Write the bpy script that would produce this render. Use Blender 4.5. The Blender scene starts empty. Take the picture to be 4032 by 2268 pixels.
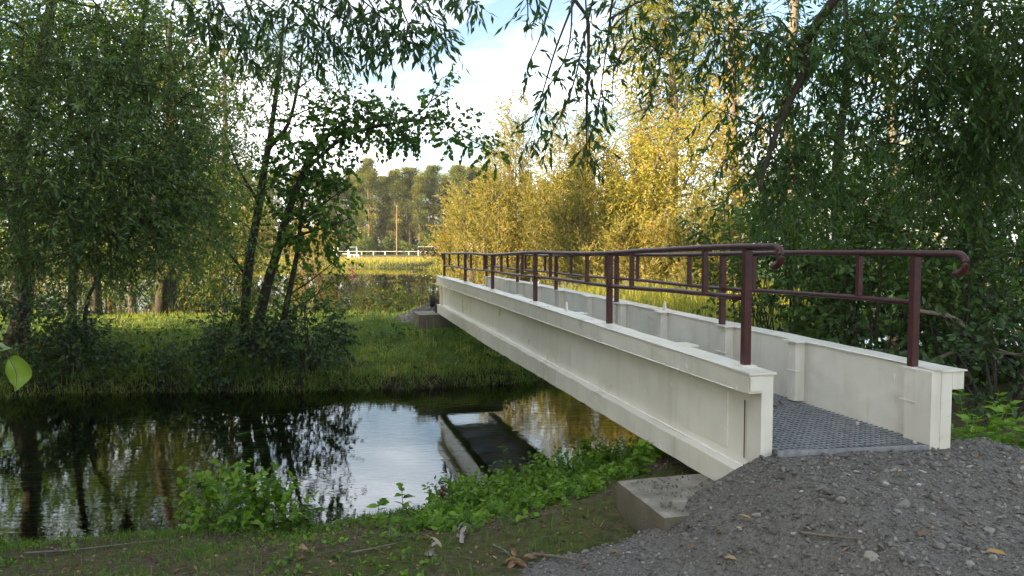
import bpy, math
import numpy as np
from mathutils import Vector

rng = np.random.default_rng(11)
SC = bpy.context.scene
COL = SC.collection

# ------------------------------------------------------------------ camera, sky, sun, exposure
EZ = 2.2                                   # eye height above the river
PITCH = math.atan(166 / 3029)
cam = bpy.data.cameras.new('camera')
cam.sensor_width = 36.0
cam.lens = 36.0 * 3029 / 4032
cam.clip_start = 0.05
cam.clip_end = 4000
cam_o = bpy.data.objects.new('camera', cam)
cam_o.location = (0, 0, EZ)
cam_o.rotation_euler = (math.pi / 2 - PITCH, 0, 0)
COL.objects.link(cam_o)
SC.camera = cam_o

SUN_EL = math.radians(15)
SUN_AZ = math.radians(-118)                # clockwise from +Y (the way the camera looks); sun left and a little behind
world = bpy.data.worlds.new('World')
SC.world = world
world.use_nodes = True
wn, wl = world.node_tree.nodes, world.node_tree.links
wn.clear()
w_out = wn.new('ShaderNodeOutputWorld')
w_bg = wn.new('ShaderNodeBackground')
w_bg.inputs['Strength'].default_value = 0.1
sky = wn.new('ShaderNodeTexSky')
sky.sky_type = 'NISHITA'
sky.sun_disc = False
sky.sun_elevation = SUN_EL
sky.sun_rotation = SUN_AZ
sky.altitude = 60
sky.air_density = 1.0
sky.dust_density = 1.6
sky.ozone_density = 1.0
# thin broken clouds over the whole sky
tc = wn.new('ShaderNodeTexCoord')
sx = wn.new('ShaderNodeSeparateXYZ'); wl.new(tc.outputs['Generated'], sx.inputs[0])
zc = wn.new('ShaderNodeMath'); zc.operation = 'ADD'; zc.inputs[1].default_value = 0.22; wl.new(sx.outputs['Z'], zc.inputs[0])
zm = wn.new('ShaderNodeMath'); zm.operation = 'MAXIMUM'; zm.inputs[1].default_value = 0.06; wl.new(zc.outputs[0], zm.inputs[0])
dx_ = wn.new('ShaderNodeMath'); dx_.operation = 'DIVIDE'; wl.new(sx.outputs['X'], dx_.inputs[0]); wl.new(zm.outputs[0], dx_.inputs[1])
dy_ = wn.new('ShaderNodeMath'); dy_.operation = 'DIVIDE'; wl.new(sx.outputs['Y'], dy_.inputs[0]); wl.new(zm.outputs[0], dy_.inputs[1])
cx_ = wn.new('ShaderNodeCombineXYZ'); wl.new(dx_.outputs[0], cx_.inputs[0]); wl.new(dy_.outputs[0], cx_.inputs[1])
cx_.inputs[2].default_value = 7.4
cn = wn.new('ShaderNodeTexNoise'); cn.inputs['Scale'].default_value = 0.95; cn.inputs['Detail'].default_value = 9
cn.inputs['Roughness'].default_value = 0.55; cn.inputs['Distortion'].default_value = 0.3
wl.new(cx_.outputs[0], cn.inputs['Vector'])
cr = wn.new('ShaderNodeValToRGB')
cr.color_ramp.elements[0].position = 0.45; cr.color_ramp.elements[0].color = (0, 0, 0, 1)
cr.color_ramp.elements[1].position = 0.63; cr.color_ramp.elements[1].color = (1, 1, 1, 1)
wl.new(cn.outputs['Fac'], cr.inputs[0])
cm = wn.new('ShaderNodeMath'); cm.operation = 'MULTIPLY'; cm.inputs[1].default_value = 0.85; wl.new(cr.outputs[0], cm.inputs[0])
cmix = wn.new('ShaderNodeMix'); cmix.data_type = 'RGBA'
wl.new(cm.outputs[0], cmix.inputs['Factor'])
wl.new(sky.outputs[0], cmix.inputs['A'])
cmix.inputs['B'].default_value = (10.3, 10.4, 10.5, 1)
wl.new(cmix.outputs['Result'], w_bg.inputs['Color'])
wl.new(w_bg.outputs[0], w_out.inputs[0])

sun = bpy.data.lights.new('sun', 'SUN')
sun.energy = 5.0
sun.angle = math.radians(0.6)
sun.color = (1.0, 0.78, 0.5)
sun_o = bpy.data.objects.new('sun', sun)
to_sun = Vector((math.sin(SUN_AZ) * math.cos(SUN_EL), math.cos(SUN_AZ) * math.cos(SUN_EL), math.sin(SUN_EL)))
sun_o.rotation_euler = to_sun.to_track_quat('Z', 'Y').to_euler()
sun_o.location = (-20, -8, 30)
COL.objects.link(sun_o)

SC.view_settings.view_transform = 'Standard'
SC.view_settings.look = 'None'
SC.view_settings.gamma = 1.0
SC.view_settings.use_curve_mapping = False
SC.view_settings.exposure = 1.95
SC.render.engine = 'CYCLES'
cy = SC.cycles
cy.max_bounces = 8; cy.diffuse_bounces = 4; cy.glossy_bounces = 3; cy.transmission_bounces = 5
cy.transparent_max_bounces = 8; cy.volume_bounces = 0
cy.sample_clamp_indirect = 4.0
cy.use_adaptive_sampling = True
cy.use_denoising = True
cy.caustics_reflective = False; cy.caustics_refractive = False

# ------------------------------------------------------------------ helpers
def ray(x, y):
    a = (x - 2016) / 3029; b = (1134 - y) / 3029
    return np.array([a, math.cos(PITCH) + b * math.sin(PITCH), -math.sin(PITCH) + b * math.cos(PITCH)])

def PS(x, y, Y):
    """the point at distance Y ahead that the photograph shows at pixel (x, y)"""
    d = ray(x, y)
    return d * (Y / d[1]) + np.array([0, 0, EZ])

Q = 4032 / 2576
def PD(x, y, Y):
    return PS(x * Q, y * Q, Y)

def prop(o, label=None, cat=None, group=None, kind=None):
    if label: o['label'] = label
    if cat: o['category'] = cat
    if group: o['group'] = group
    if kind: o['kind'] = kind
    return o

def empty(name, loc=(0, 0, 0), label=None, cat=None, group=None, parent=None):
    o = bpy.data.objects.new(name, None)
    o.location = loc
    o.empty_display_size = 0.2
    COL.objects.link(o)
    if parent is not None: o.parent = parent
    return prop(o, label, cat, group)

def mkmesh(name, V, F, attrs=None, smooth=False):
    """V (n,3); F list of integer arrays (m,k)"""
    me = bpy.data.meshes.new(name)
    V = np.ascontiguousarray(V, dtype=np.float32)
    if not isinstance(F, (list, tuple)): F = [F]
    F = [np.asarray(f, dtype=np.int32) for f in F if len(f)]
    nl = sum(f.size for f in F); nf = sum(len(f) for f in F)
    me.vertices.add(len(V)); me.vertices.foreach_set('co', V.ravel())
    me.loops.add(nl); me.polygons.add(nf)
    me.loops.foreach_set('vertex_index', np.concatenate([f.ravel() for f in F]))
    tot = np.concatenate([np.full(len(f), f.shape[1], dtype=np.int32) for f in F])
    st = np.concatenate([[0], np.cumsum(tot)[:-1]]).astype(np.int32)
    me.polygons.foreach_set('loop_start', st)
    me.polygons.foreach_set('loop_total', tot)
    me.polygons.foreach_set('use_smooth', np.full(nf, bool(smooth), dtype=bool))
    for k, a in (attrs or {}).items():
        at = me.attributes.new(k, 'FLOAT', 'POINT')
        at.data.foreach_set('value', np.ascontiguousarray(a, dtype=np.float32))
    me.update(calc_edges=True)
    return me

def obj(name, me, mat=None, parent=None, loc=None, **kw):
    o = bpy.data.objects.new(name, me)
    COL.objects.link(o)
    if mat is not None and not me.materials: me.materials.append(mat)
    if parent is not None: o.parent = parent
    if loc is not None: o.location = loc
    return prop(o, **kw)

class MB:
    """collects pieces of ONE part into one mesh"""
    def __init__(s): s.V = []; s.F3 = []; s.F4 = []; s.n = 0; s.A = []
    def add(s, V, F3=None, F4=None, tint=0.5):
        V = np.asarray(V, float)
        if F3 is not None and len(F3): s.F3.append(np.asarray(F3) + s.n)
        if F4 is not None and len(F4): s.F4.append(np.asarray(F4) + s.n)
        s.V.append(V); s.n += len(V)
        s.A.append(np.broadcast_to(np.asarray(tint, float), (len(V),)))
        return s
    def box(s, c, h, ax=None, tint=0.5):
        """centre c, half sizes h, axes rows ax"""
        ax = np.eye(3) if ax is None else np.asarray(ax, float)
        g = np.array([[i, j, k] for i in (-1, 1) for j in (-1, 1) for k in (-1, 1)], float) * np.asarray(h, float)
        return s.add(np.asarray(c, float) + g @ ax, F4=[[0, 1, 3, 2], [4, 6, 7, 5], [0, 4, 5, 1], [2, 3, 7, 6], [0, 2, 6, 4], [1, 5, 7, 3]], tint=tint)
    def tube(s, P, R, n=8, cap=True, tint=0.5):
        P = np.asarray(P, float); k = len(P)
        R = np.broadcast_to(np.asarray(R, float), (k,))
        T = np.gradient(P, axis=0); T /= np.linalg.norm(T, axis=1, keepdims=True) + 1e-9
        ref = np.array([0, 0, 1.0]) if abs(T[:, 2]).mean() < 0.8 else np.array([1.0, 0, 0])
        X = np.cross(T, ref); X /= np.linalg.norm(X, axis=1, keepdims=True) + 1e-9
        Y = np.cross(T, X)
        a = np.linspace(0, 2 * math.pi, n, endpoint=False)
        V = P[:, None] + R[:, None, None] * (np.cos(a)[None, :, None] * X[:, None] + np.sin(a)[None, :, None] * Y[:, None])
        i = np.arange(k - 1)[:, None] * n; j = np.arange(n)[None]; j2 = (j + 1) % n
        F4 = np.stack([i + j, i + j2, i + n + j2, i + n + j], -1).reshape(-1, 4)
        V = V.reshape(-1, 3); F3 = []
        if cap:
            V = np.vstack([V, P[0], P[-1]]); b = k * n
            F3 = [[b, (q + 1) % n, q] for q in range(n)] + [[b + 1, b - n + q, b - n + (q + 1) % n] for q in range(n)]
        return s.add(V, F3, F4, tint)
    def build(s, name, mat, parent=None, smooth=False, **kw):
        F = []
        if s.F3: F.append(np.vstack(s.F3))
        if s.F4: F.append(np.vstack(s.F4))
        me = mkmesh(name, np.vstack(s.V), F, {'tint': np.concatenate(s.A)}, smooth)
        return obj(name, me, mat, parent, **kw)

def unit(v):
    return v / (np.linalg.norm(v, axis=-1, keepdims=True) + 1e-9)

def smooth_path(pts, n=24):
    """Catmull-Rom through the points"""
    p = np.asarray(pts, float); p = np.vstack([2 * p[0] - p[1], p, 2 * p[-1] - p[-2]])
    out = []
    m = len(p) - 3; t_all = np.linspace(0, m - 1e-6, n)
    for t in t_all:
        i = int(t); f = t - i
        a, b, c, d = p[i:i + 4]
        out.append(.5 * ((2 * b) + (c - a) * f + (2 * a - 5 * b + 4 * c - d) * f * f + (3 * b - a - 3 * c + d) * f ** 3))
    return np.array(out)

# value noise, for terrain and edges
_tab = np.random.default_rng(3).random((256, 256))
def vnoise(x, y):
    x = np.asarray(x, float); y = np.asarray(y, float)
    xi = np.floor(x).astype(int); yi = np.floor(y).astype(int); fx = x - xi; fy = y - yi
    fx = fx * fx * (3 - 2 * fx); fy = fy * fy * (3 - 2 * fy)
    g = lambda a, b: _tab[a & 255, b & 255]
    return (g(xi, yi) * (1 - fx) + g(xi + 1, yi) * fx) * (1 - fy) + (g(xi, yi + 1) * (1 - fx) + g(xi + 1, yi + 1) * fx) * fy - .5
def fbm(x, y, o=4):
    s = 0; a = 1
    for k in range(o):
        s = s + a * vnoise(x * 2 ** k + 17.3 * k, y * 2 ** k - 9.1 * k); a *= .5
    return s
def sstep(a, b, x):
    t = np.clip((np.asarray(x, float) - a) / (b - a), 0, 1); return t * t * (3 - 2 * t)

# ------------------------------------------------------------------ materials
def newmat(name):
    m = bpy.data.materials.new(name); m.use_nodes = True
    nt = m.node_tree; nt.nodes.clear()
    out = nt.nodes.new('ShaderNodeOutputMaterial')
    return m, nt, out

def N(nt, typ, **kw):
    n = nt.nodes.new(typ)
    for k, v in kw.items(): setattr(n, k, v)
    return n

def ramp(nt, src, stops):
    r = N(nt, 'ShaderNodeValToRGB')
    e = r.color_ramp.elements
    while len(e) < len(stops): e.new(0.5)
    for el, (p, c) in zip(e, stops):
        el.position = p; el.color = (*c, 1) if len(c) == 3 else c
    nt.links.new(src, r.inputs[0])
    return r.outputs[0]

def noise(nt, scale, detail=5, rough=.6, vec=None, dist=0):
    n = N(nt, 'ShaderNodeTexNoise')
    n.inputs['Scale'].default_value = scale; n.inputs['Detail'].default_value = detail
    n.inputs['Roughness'].default_value = rough; n.inputs['Distortion'].default_value = dist
    if vec is not None: nt.links.new(vec, n.inputs['Vector'])
    return n.outputs['Fac']

def pos(nt, scale=None):
    g = N(nt, 'ShaderNodeNewGeometry').outputs['Position']
    if scale is None: return g
    mp = N(nt, 'ShaderNodeMapping'); mp.inputs['Scale'].default_value = scale
    nt.links.new(g, mp.inputs['Vector']); return mp.outputs[0]

def bump(nt, h, strength, dist=.02):
    b = N(nt, 'ShaderNodeBump'); b.inputs['Strength'].default_value = strength; b.inputs['Distance'].default_value = dist
    nt.links.new(h, b.inputs['Height']); return b.outputs[0]

def mixc(nt, f, a, b, mode='MIX'):
    m = N(nt, 'ShaderNodeMix', data_type='RGBA', blend_type=mode)
    if isinstance(f, (int, float)): m.inputs['Factor'].default_value = f
    else: nt.links.new(f, m.inputs['Factor'])
    for k, v in (('A', a), ('B', b)):
        if isinstance(v, tuple): m.inputs[k].default_value = (*v, 1)
        else: nt.links.new(v, m.inputs[k])
    return m.outputs['Result']

def principled(nt, out, color, rough=.6, spec=.4, metal=0, normal=None):
    p = N(nt, 'ShaderNodeBsdfPrincipled')
    if isinstance(color, tuple): p.inputs['Base Color'].default_value = (*color, 1)
    else: nt.links.new(color, p.inputs['Base Color'])
    if isinstance(rough, (int, float)): p.inputs['Roughness'].default_value = rough
    else: nt.links.new(rough, p.inputs['Roughness'])
    p.inputs['Specular IOR Level'].default_value = spec
    p.inputs['Metallic'].default_value = metal
    if normal is not None: nt.links.new(normal, p.inputs['Normal'])
    if out is not None: nt.links.new(p.outputs[0], out.inputs['Surface'])
    return p

def leaf_mat(name, stops, trans=.35, rough=.45, spec=.45, tcol=(1.5, 1.35, .5)):
    m, nt, out = newmat(name)
    a = N(nt, 'ShaderNodeAttribute', attribute_name='tint')
    c = ramp(nt, a.outputs['Fac'], stops)
    p = principled(nt, None, c, rough, spec)
    t = N(nt, 'ShaderNodeBsdfTranslucent')
    nt.links.new(mixc(nt, 1.0, c, tcol, 'MULTIPLY'), t.inputs['Color'])
    mx = N(nt, 'ShaderNodeMixShader'); mx.inputs[0].default_value = trans
    nt.links.new(p.outputs[0], mx.inputs[1]); nt.links.new(t.outputs[0], mx.inputs[2])
    nt.links.new(mx.outputs[0], out.inputs['Surface'])
    return m

M = {}
M['willow'] = leaf_mat('willow_leaf', [(0, (.045, .095, .024)), (.5, (.092, .17, .044)), (.85, (.155, .24, .07)), (1, (.28, .34, .2))], .42, .42, .45)
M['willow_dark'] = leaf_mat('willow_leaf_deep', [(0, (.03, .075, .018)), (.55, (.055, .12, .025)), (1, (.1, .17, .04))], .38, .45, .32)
M['alder'] = leaf_mat('alder_leaf', [(0, (.042, .1, .017)), (.6, (.085, .18, .028)), (1, (.17, .26, .04))], .42, .5, .3)
M['shrub'] = leaf_mat('shrub_leaf', [(0, (.028, .065, .014)), (.6, (.062, .135, .022)), (.93, (.12, .21, .035)), (1, (.19, .17, .04))], .36, .5, .3)
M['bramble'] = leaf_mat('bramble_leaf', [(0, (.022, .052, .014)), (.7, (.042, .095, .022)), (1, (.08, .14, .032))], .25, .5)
M['gold'] = leaf_mat('golden_willow_leaf', [(0, (.13, .135, .036)), (.5, (.24, .225, .058)), (.85, (.34, .285, .08)), (1, (.42, .24, .085))], .42, .55, .3)
M['yellow'] = leaf_mat('yellow_leaf', [(0, (.16, .18, .03)), (.5, (.3, .275, .05)), (.85, (.4, .33, .065)), (1, (.42, .23, .07))], .4, .55, .3)
M['olive'] = leaf_mat('olive_leaf', [(0, (.06, .095, .018)), (.6, (.11, .155, .028)), (1, (.2, .19, .045))], .35, .5, .3)
M['pine'] = leaf_mat('pine_needles', [(0, (.06, .095, .025)), (.6, (.15, .185, .042)), (1, (.3, .24, .065))], .3, .6, .2)
M['grass'] = leaf_mat('grass_blade', [(0, (.05, .11, .018)), (.5, (.09, .18, .03)), (.85, (.14, .22, .045)), (1, (.24, .23, .09))], .4, .5, .35)
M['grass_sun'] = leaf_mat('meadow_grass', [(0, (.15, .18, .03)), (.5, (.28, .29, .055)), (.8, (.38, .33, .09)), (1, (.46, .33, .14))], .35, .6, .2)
M['meadow'] = leaf_mat('meadow_turf', [(0, (.075, .14, .03)), (.5, (.16, .25, .055)), (.85, (.26, .33, .085)), (1, (.4, .37, .16))], .4, .6, .25)
M['straw'] = leaf_mat('dry_grass', [(0, (.2, .18, .05)), (.5, (.33, .26, .09)), (1, (.42, .27, .13))], .3, .6, .2)
M['reed'] = leaf_mat('reed_blade', [(0, (.08, .12, .035)), (.6, (.15, .19, .055)), (1, (.26, .24, .1))], .3, .5, .3)
M['nettle'] = leaf_mat('weed_leaf', [(0, (.055, .12, .016)), (.5, (.12, .24, .026)), (1, (.22, .36, .05))], .42, .5, .3)
M['weedred'] = leaf_mat('dark_red_leaf', [(0, (.05, .014, .012)), (1, (.11, .03, .02))], .2, .5)
M['litter'] = leaf_mat('fallen_leaf', [(0, (.06, .03, .015)), (.35, (.15, .075, .035)), (.6, (.23, .15, .09)), (.8, (.33, .21, .07)), (1, (.3, .29, .26))], .12, .55, .3)
M['flower'] = leaf_mat('loosestrife_flower', [(0, (.2, .1, .08)), (1, (.38, .13, .17))], .3, .6, .2)
M['umbel'] = leaf_mat('umbel_seed_head', [(0, (.05, .05, .03)), (.6, (.12, .1, .06)), (1, (.4, .38, .3))], .2, .7, .2)
M['bigleaf'] = leaf_mat('lime_green_leaf', [(0, (.22, .34, .05)), (1, (.3, .44, .08))], .5, .45, .4)
M['weed_water'] = leaf_mat('water_weed', [(0, (.03, .09, .01)), (.6, (.09, .22, .02)), (1, (.18, .34, .04))], .3, .5, .2)

def bark_mat(name, a, b, sc=(14, 14, 4), bs=.6):
    m, nt, out = newmat(name)
    v = pos(nt, sc); n = noise(nt, 1.6, 6, .65, v)
    principled(nt, out, ramp(nt, n, [(.3, a), (.7, b)]), .85, .2, 0, bump(nt, n, bs, .02)); return m
M['bark'] = bark_mat('dark_bark', (.022, .018, .014), (.075, .062, .048))
M['bark_grey'] = bark_mat('grey_bark', (.09, .075, .055), (.22, .19, .15))
M['bark_pine'] = bark_mat('pine_bark', (.09, .055, .035), (.24, .15, .09), (4, 4, 1.2))

def mat_paint():
    m, nt, out = newmat('cream_paint')
    g = pos(nt)
    n1 = noise(nt, 2.2, 5, .6, g)
    st = noise(nt, 1.0, 5, .62, pos(nt, (9, 9, .9)))          # vertical runs
    c = ramp(nt, n1, [(.3, (.61, .585, .5)), (.7, (.7, .68, .6))])
    c = mixc(nt, ramp(nt, st, [(.54, (0, 0, 0)), (.78, (.45, .45, .45))]), c, (.4, .37, .28))
    sp = noise(nt, 16, 3, .7, pos(nt, (1, 1, .45)))
    c = mixc(nt, ramp(nt, sp, [(.67, (0, 0, 0)), (.72, (.9, .9, .9))]), c, (.85, .84, .8))
    ru = noise(nt, 5.5, 6, .7, pos(nt, (1, 1, .7)))
    c = mixc(nt, ramp(nt, ru, [(.7, (0, 0, 0)), (.76, (.6, .6, .6))]), c, (.36, .25, .15))
    gr = noise(nt, 60, 3, .6, g)
    c = mixc(nt, ramp(nt, gr, [(.66, (0, 0, 0)), (.78, (.5, .5, .5))]), c, (.3, .27, .2))
    b = N(nt, 'ShaderNodeMath', operation='MULTIPLY_ADD'); nt.links.new(noise(nt, 3.5, 3, .5, g), b.inputs[0]); b.inputs[1].default_value = 1.0
    nt.links.new(noise(nt, 45, 3, .6, g), b.inputs[2])
    mm = N(nt, 'ShaderNodeMath', operation='MULTIPLY_ADD'); nt.links.new(noise(nt, 90, 3, .6, g), mm.inputs[0]); mm.inputs[1].default_value = .03
    b2 = N(nt, 'ShaderNodeMath', operation='MULTIPLY'); nt.links.new(noise(nt, 3.2, 2, .5, g), b2.inputs[0]); b2.inputs[1].default_value = 1.0
    nt.links.new(b2.outputs[0], mm.inputs[2])
    principled(nt, out, c, ramp(nt, n1, [(.3, (.26, .26, .26)), (.7, (.42, .42, .42))]), .5, 0, bump(nt, mm.outputs[0], .7, .035))
    return m
M['paint'] = mat_paint()

def mat_simple(name, c1, c2, sc, rough, spec=.4, bs=.2, metal=0, bd=.01):
    m, nt, out = newmat(name)
    n = noise(nt, sc, 5, .62, pos(nt))
    principled(nt, out, ramp(nt, n, [(.32, c1), (.68, c2)]), rough, spec, metal, bump(nt, n, bs, bd)); return m
M['red'] = mat_simple('oxide_red_paint', (.03, .007, .008), (.062, .013, .014), 16, .4, .4, .3)
M['weld'] = mat_simple('weld_bead', (.68, .66, .6), (.85, .84, .8), 60, .4, .5, .5)
M['steel'] = mat_simple('galvanised_steel', (.14, .15, .16), (.26, .27, .28), 22, .5, .5, .1)
M['rubber'] = mat_simple('black_rubber', (.012, .012, .012), (.03, .028, .026), 30, .7, .3, .2)
M['rust'] = mat_simple('rusty_iron', (.05, .025, .015), (.12, .06, .035), 30, .8, .3, .3)
M['white'] = mat_simple('white_metal', (.72, .7, .64), (.82, .8, .74), 3, .5, .3, .05)
M['wood'] = mat_simple('pole_wood', (.2, .14, .09), (.32, .23, .15), 3, .8, .2, .3)
M['plaster'] = mat_simple('cream_plaster', (.5, .4, .28), (.62, .52, .38), 1, .8, .2, .1)
M['rooftile'] = mat_simple('clay_roof', (.3, .14, .07), (.42, .22, .12), 2, .8, .2, .2)
M['bolt'] = mat_simple('zinc_bolt', (.5, .5, .5), (.65, .65, .65), 20, .35, .5, .1, .8)

def mat_concrete():
    m, nt, out = newmat('weathered_concrete')
    g = pos(nt); n = noise(nt, 7, 8, .65, g); n2 = noise(nt, 55, 5, .7, g)
    c = ramp(nt, n, [(.3, (.13, .118, .09)), (.55, (.23, .212, .172)), (.75, (.36, .345, .31))])
    c = mixc(nt, ramp(nt, n2, [(.6, (0, 0, 0)), (.72, (.7, .7, .7))]), c, (.12, .1, .075))
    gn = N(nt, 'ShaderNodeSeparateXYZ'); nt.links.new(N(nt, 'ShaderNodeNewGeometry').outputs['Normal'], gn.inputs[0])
    upr = ramp(nt, gn.outputs['Z'], [(.3, (.85, .85, .85)), (.8, (0, 0, 0))])          # darker brown on the upright faces
    c = mixc(nt, upr, c, mixc(nt, n, (.075, .066, .042), (.14, .125, .09)))
    principled(nt, out, c, .85, .25, 0, bump(nt, n2, .7, .014)); return m
M['concrete'] = mat_concrete()

def mat_gravelbase():
    m, nt, out = newmat('gravel_fines')
    g = pos(nt)
    vo = N(nt, 'ShaderNodeTexVoronoi'); vo.inputs['Scale'].default_value = 75; nt.links.new(g, vo.inputs['Vector'])
    n = noise(nt, 5, 5, .6, g)
    c = mixc(nt, n, ramp(nt, vo.outputs['Color'], [(.2, (.075, .072, .064)), (.8, (.165, .158, .142))]), (.14, .13, .112))
    principled(nt, out, c, .9, .25, 0, bump(nt, vo.outputs['Distance'], .9, .015)); return m
M['fines'] = mat_gravelbase()

def mat_stone():
    m, nt, out = newmat('crushed_stone')
    a = N(nt, 'ShaderNodeAttribute', attribute_name='tint')
    c = ramp(nt, a.outputs['Fac'], [(0, (.068, .064, .056)), (.5, (.142, .134, .118)), (.9, (.25, .238, .212)), (1, (.34, .33, .3))])
    principled(nt, out, c, .75, .35, 0, bump(nt, noise(nt, 120, 3, .6, pos(nt)), .3, .005)); return m
M['stone'] = mat_stone()

def mat_ground():
    m, nt, out = newmat('soil_and_turf')
    g = pos(nt)
    s = N(nt, 'ShaderNodeSeparateXYZ'); nt.links.new(g, s.inputs[0])
    n1 = noise(nt, 2.3, 7, .65, g); n2 = noise(nt, 18, 6, .7, g); n3 = noise(nt, .18, 4, .6, g)
    soil = ramp(nt, n2, [(.3, (.055, .042, .028)), (.55, (.14, .108, .074)), (.75, (.25, .2, .145))])
    moss = ramp(nt, n2, [(.3, (.05, .068, .016)), (.7, (.14, .155, .04))])
    near = mixc(nt, ramp(nt, n1, [(.4, (0, 0, 0)), (.58, (1, 1, 1))]), soil, moss)
    turf = ramp(nt, n2, [(.3, (.045, .085, .016)), (.7, (.11, .175, .035))])
    fld = ramp(nt, n3, [(.35, (.17, .22, .045)), (.55, (.28, .27, .07)), (.7, (.36, .28, .1))])
    def step(o, a, b):
        r = N(nt, 'ShaderNodeMapRange'); r.inputs['From Min'].default_value = a; r.inputs['From Max'].default_value = b
        nt.links.new(s.outputs[o], r.inputs['Value']); return r.outputs[0]
    c = mixc(nt, step('Y', 9.5, 11.5), near, turf)
    c = mixc(nt, step('Y', 60, 90), c, fld)
    mud = ramp(nt, n2, [(.3, (.02, .016, .01)), (.7, (.06, .046, .03))])
    c = mixc(nt, step('Z', .34, .14), c, mud)
    bed = mixc(nt, ramp(nt, n1, [(.42, (0, 0, 0)), (.6, (1, 1, 1))]), (.11, .09, .055), (.04, .09, .016))
    c = mixc(nt, step('Z', .0, -.12), c, bed)
    principled(nt, out, c, .95, .15, 0, bump(nt, noise(nt, 24, 8, .75, g), 1.0, .05)); return m
M['ground'] = mat_ground()
M['crumb'] = leaf_mat('soil_crumb', [(0, (.05, .036, .024)), (.6, (.13, .1, .07)), (1, (.3, .27, .22))], .0, .9, .2)

def mat_water(name, tint, sc, strength, ior=1.33, dist=.03, stretch=(1, 2.2, 1), rot=0):
    m, nt, out = newmat(name)
    g = N(nt, 'ShaderNodeNewGeometry').outputs['Position']
    mp = N(nt, 'ShaderNodeMapping'); mp.inputs['Scale'].default_value = stretch; mp.inputs['Rotation'].default_value = (0, 0, rot)
    nt.links.new(g, mp.inputs['Vector'])
    n = noise(nt, sc, 3, .5, mp.outputs[0], .4)
    n2 = noise(nt, sc * .28, 2, .5, mp.outputs[0], .6)
    ad = N(nt, 'ShaderNodeMath', operation='MULTIPLY_ADD'); nt.links.new(n2, ad.inputs[0]); ad.inputs[1].default_value = 1.8; nt.links.new(n, ad.inputs[2])
    # calmer and livelier stretches of the surface
    amp = ramp(nt, noise(nt, .55, 2, .5, g), [(.35, (.25, .25, .25)), (.65, (1, 1, 1))])
    b = N(nt, 'ShaderNodeBump'); b.inputs['Distance'].default_value = dist
    ml = N(nt, 'ShaderNodeMath', operation='MULTIPLY'); nt.links.new(amp, ml.inputs[0]); ml.inputs[1].default_value = strength
    nt.links.new(ml.outputs[0], b.inputs['Strength']); nt.links.new(ad.outputs[0], b.inputs['Height'])
    fr = N(nt, 'ShaderNodeFresnel'); fr.inputs['IOR'].default_value = ior; nt.links.new(b.outputs[0], fr.inputs['Normal'])
    gl = N(nt, 'ShaderNodeBsdfGlossy'); gl.inputs['Roughness'].default_value = .015; nt.links.new(b.outputs[0], gl.inputs['Normal'])
    tr = N(nt, 'ShaderNodeBsdfTransparent'); tr.inputs['Color'].default_value = (*tint, 1)
    mx = N(nt, 'ShaderNodeMixShader'); nt.links.new(fr.outputs[0], mx.inputs[0]); nt.links.new(tr.outputs[0], mx.inputs[1]); nt.links.new(gl.outputs[0], mx.inputs[2])
    nt.links.new(mx.outputs[0], out.inputs['Surface']); return m
M['river'] = mat_water('river_water', (.8, .86, .6), 7, .028, 3.1)
M['pond'] = mat_water('pond_water', (.35, .4, .3), 1.5, .004, 2.0)

# ------------------------------------------------------------------ terrain
YN = np.array([(-400, 0), (-60, 3.2), (-12, 5.0), (-3.7, 5.5), (-1.64, 5.85), (-.13, 6.6), (1.26, 7.8), (4, 10), (9, 13.5), (20, 20), (60, 45), (400, 250)], float)
YF = np.array([(-400, 5), (-60, 9), (-14, 10.6), (-7.4, 11.1), (-4.1, 11.6), (-1.7, 11.75), (.07, 12.3), (1.45, 13.3), (4, 15.4), (9, 19.4), (20, 27), (60, 55), (400, 265)], float)
yn = lambda x: np.interp(x, YN[:, 0], YN[:, 1])
yf = lambda x: np.interp(x, YF[:, 0], YF[:, 1])
PC, PR, PZ = (-20, 53), (26, 27), -.25
def pond_e(x, y):
    a = np.arctan2(y - PC[1], x - PC[0])
    return np.hypot((x - PC[0]) / PR[0], (y - PC[1]) / PR[1]) * (1 + .05 * np.sin(3 * a + 1) + .03 * np.sin(7 * a))
def hgt(x, y):
    x = np.asarray(x, float); y = np.asarray(y, float)
    w = .3 * fbm(x * .8, y * .8, 4)
    dn = (yn(x) - y) * .88 + w; df = (y - yf(x)) * .88 + w
    zn = np.where(dn < 2.3, .3 * dn, .69 + .02 * (dn - 2.3)) + .03
    zn = np.minimum(zn, .95)
    run = 1.2 + 1.3 * sstep(-3.6, -2.2, x)
    zfar = .05 + .1 * sstep(0, .12, df) + .47 * np.clip(df / run, 0, 1) + .05 * np.clip(df - run, 0, 2)
    zfar = zfar * 1.0
    zfar = zfar + .17 * np.exp(-((x + 1.2) ** 2 + (y - 14.5) ** 2) / 1.7)
    e = pond_e(x, y)
    zfar = zfar + (-1.3 - zfar) * sstep(1.42, .9, e) ** 1.0
    far = sstep(70, 130, y)
    zfar = zfar * (1 - far) + (-.35) * far
    bed = -.62 + .15 * fbm(x * .8, y * .8, 3)
    z = np.where(dn > 0, zn, np.where(df > 0, zfar, np.maximum(bed, np.maximum(.03 + .9 * dn, .05 + 1.3 * df))))
    rough = .035 * fbm(x * 3.1, y * 3.1, 4) + .09 * fbm(x * .8 + 5, y * .8, 3)
    return z + rough * np.where((dn > 0) | (df > 0), sstep(0, .5, np.maximum(dn, df)), .4)

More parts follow.
